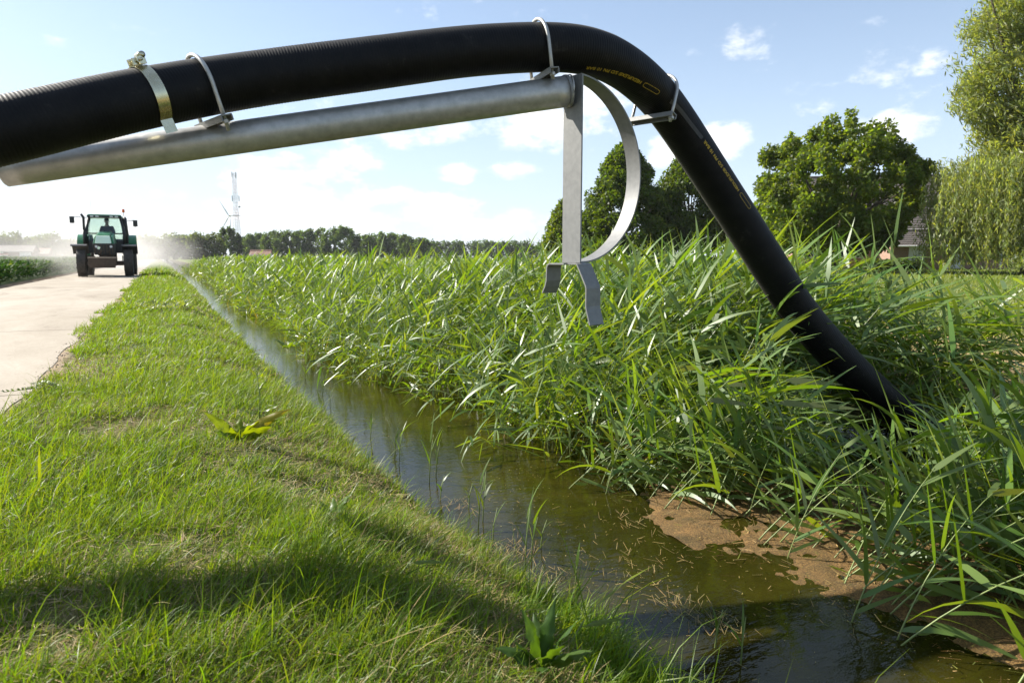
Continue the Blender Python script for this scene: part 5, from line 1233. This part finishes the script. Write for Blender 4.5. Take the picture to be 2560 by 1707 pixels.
def turbine(dx, top, dep, blade, a0, label):
    b = gnd(dx, dep, 0); h = hpx(top, dep); r = empty('wind_turbine', b, -YAW+.1)
    MB().tube([(0, 0, -1), (0, 0, h*.5), (0, 0, h)], [blade*.055, blade*.045, blade*.03], 12).build('tower', M_turb, r, smooth=True)
    MB().box((0, blade*.03, h), (blade*.09, blade*.22, blade*.09)).build('nacelle', M_turb, r, bevel=blade*.015)
    hub = Vector((0, -blade*.12, h)); MB().lathe([(-blade*.06, .001), (-blade*.04, blade*.035), (blade*.03, blade*.045), (blade*.04, .001)], 'Y', 12, tuple(hub)).build('hub', M_turb, r, smooth=True)
    for k in range(3):
        a = a0+k*2*math.pi/3; d = Vector((math.cos(a), 0, math.sin(a))); n = Vector((-math.sin(a), 0, math.cos(a))); m = MB(); vs = []; fs = []
        prof = [(.02, .035, .035), (.12, .07, .03), (.25, .075, .02), (.6, .045, .012), (.9, .022, .006), (1, .008, .003)]
        for (u, c, t_) in prof:
            for (p, q) in ((-.3, 0), (0, -.5), (.7, 0), (0, .5)): vs.append(hub+d*blade*u+n*blade*c*p+Vector((0, 1, 0))*blade*t_*q)
        for i in range(len(prof)-1):
            for q in range(4): fs.append((i*4+q, i*4+(q+1) % 4, i*4+4+(q+1) % 4, i*4+4+q))
        fs += [(3, 2, 1, 0), tuple((len(prof)-1)*4+q for q in range(4))]
        m.add(vs, fs).build('blade', M_turb, r, smooth=True)
    tag(r, label, 'wind turbine')
turbine(532, 497, 800, 21, R(0), 'wind turbine with a level blade crossing behind the lattice mast')
turbine(316, 519, 1100, 20, R(-12), 'pale distant wind turbine just right of the tractor')
turbine(1654, 500, 900, 26, R(35), 'distant white wind turbine with its rotor hidden behind the hose')
def fence():
    r = empty('wire_fence', gnd(1600, 57)); right_ = Vector((RT.x, RT.y, 0))
    for i in range(-8, 18):
        p = right_*(i*2.2); MB().tube([p+Vector((0, 0, -.2)), p+Vector((0, 0, 1.25))], .035, 6).build('post', M_black, r)
    for z in (.45, .85, 1.2): MB().tube([right_*(-17.6)+Vector((0, 0, z)), right_*(37.4)+Vector((0, 0, z))], .012, 4).build('wire', M_black, r)
    tag(r, 'thin dark post and wire fence beneath the conical trees', 'fence')
fence()
def hedge(dx0, dx1, dep, h, label):
    a, c = gnd(dx0, dep), gnd(dx1, dep); r = empty('hedge', a); n = 9000; d = c-a; t = rng.random(n)
    P = np.stack([t*d.x, t*d.y, h*np.sqrt(rng.random(n))*(.75+.35*vnoise(t*14, 0*t, 1, 7))], 1)+rng.normal(0, .18, (n, 3))*np.array([1, 1, .4]); u = rdir(n)
    bag = Bag(); bag.add(leaf_quads(P, .14*(.6+.8*rng.random(n)), np.full(n, 1.4), u, perp(u), jcol((.05, .085, .018), n, .35))); bag.build('foliage', M_leaf, r, False)
    tag(r, label, 'hedge')
hedge(1612, 1700, 58, .75, 'low clipped green hedge along the fence under the trees')
hedge(2000, 2110, 47, .5, 'low shrubs along the foot of the brick house')

# ------------------------------------------------------------------ dust raised by the tractor
def dust(name, c, size, dens, sc, label, seed=0.0):
    bm = bmesh.new(); bmesh.ops.create_icosphere(bm, subdivisions=3, radius=1.0); me = bpy.data.meshes.new(name); bm.to_mesh(me); bm.free()
    o = bpy.data.objects.new(name, me); COL.objects.link(o); o.location = c; o.scale = size
    m, t, out = nodes(name+'_air'); L = t.links.new; tc = N(t, 'ShaderNodeTexCoord')
    ln = N(t, 'ShaderNodeVectorMath', operation='LENGTH'); L(tc.outputs['Object'], ln.inputs[0])
    fall = N(t, 'ShaderNodeMapRange', interpolation_type='SMOOTHSTEP'); L(ln.outputs['Value'], fall.inputs[0]); fall.inputs[1].default_value = .98; fall.inputs[2].default_value = .15
    mp = N(t, 'ShaderNodeMapping'); L(tc.outputs['Object'], mp.inputs[0]); mp.inputs['Scale'].default_value = (size[0]*sc, size[1]*sc*.5, size[2]*sc); mp.inputs['Location'].default_value = (seed, seed*2, 0)
    f = noise(t, 1.0, 4, .6, mp.outputs[0]); r = N(t, 'ShaderNodeMapRange'); L(f, r.inputs[0]); r.inputs[1].default_value = .36; r.inputs[2].default_value = .68
    a = N(t, 'ShaderNodeMath', operation='MULTIPLY'); L(fall.outputs[0], a.inputs[0]); L(r.outputs[0], a.inputs[1]); b_ = N(t, 'ShaderNodeMath', operation='MULTIPLY'); L(a.outputs[0], b_.inputs[0]); b_.inputs[1].default_value = dens
    pv = N(t, 'ShaderNodeVolumePrincipled'); pv.inputs['Color'].default_value = (.93, .89, .83, 1); pv.inputs['Anisotropy'].default_value = .3; L(b_.outputs[0], pv.inputs['Density']); L(pv.outputs[0], out.inputs['Volume'])
    me.materials.append(m); tag(o, label, kind='stuff')
dust('road_dust', (-2.6, 72, 1.0), (7.0, 36, 4.2), .085, .35, 'pale dust hanging over the road behind the tractor', 3.1)
dust('road_dust', (-4.6, 40, .5), (4.2, 7, 2.0), .10, .6, 'dust swirling beside the tractor wheels on the crop side', 7.7)
dust('road_dust', (-16, 120, 2.5), (26, 60, 8.5), .012, .14, 'thin dust drifting over the crop field and far trees', 12.3)

# ------------------------------------------------------------------ summer haze: even air round the whole scene
def haze():
    bm = bmesh.new(); bmesh.ops.create_cube(bm, size=1.0); me = bpy.data.meshes.new('haze'); bm.to_mesh(me); bm.free()
    o = bpy.data.objects.new('haze', me); COL.objects.link(o); o.location = (0, 2180, 44.0); o.scale = (6400, 4800, 92)
    m, t, out = nodes('haze_air'); pv = N(t, 'ShaderNodeVolumePrincipled'); pv.inputs['Color'].default_value = (.96, .97, 1, 1); pv.inputs['Density'].default_value = .00013; pv.inputs['Anisotropy'].default_value = .1
    t.links.new(pv.outputs[0], out.inputs['Volume']); me.materials.append(m); tag(o, 'pale summer haze softening the far trees', kind='stuff')
haze()
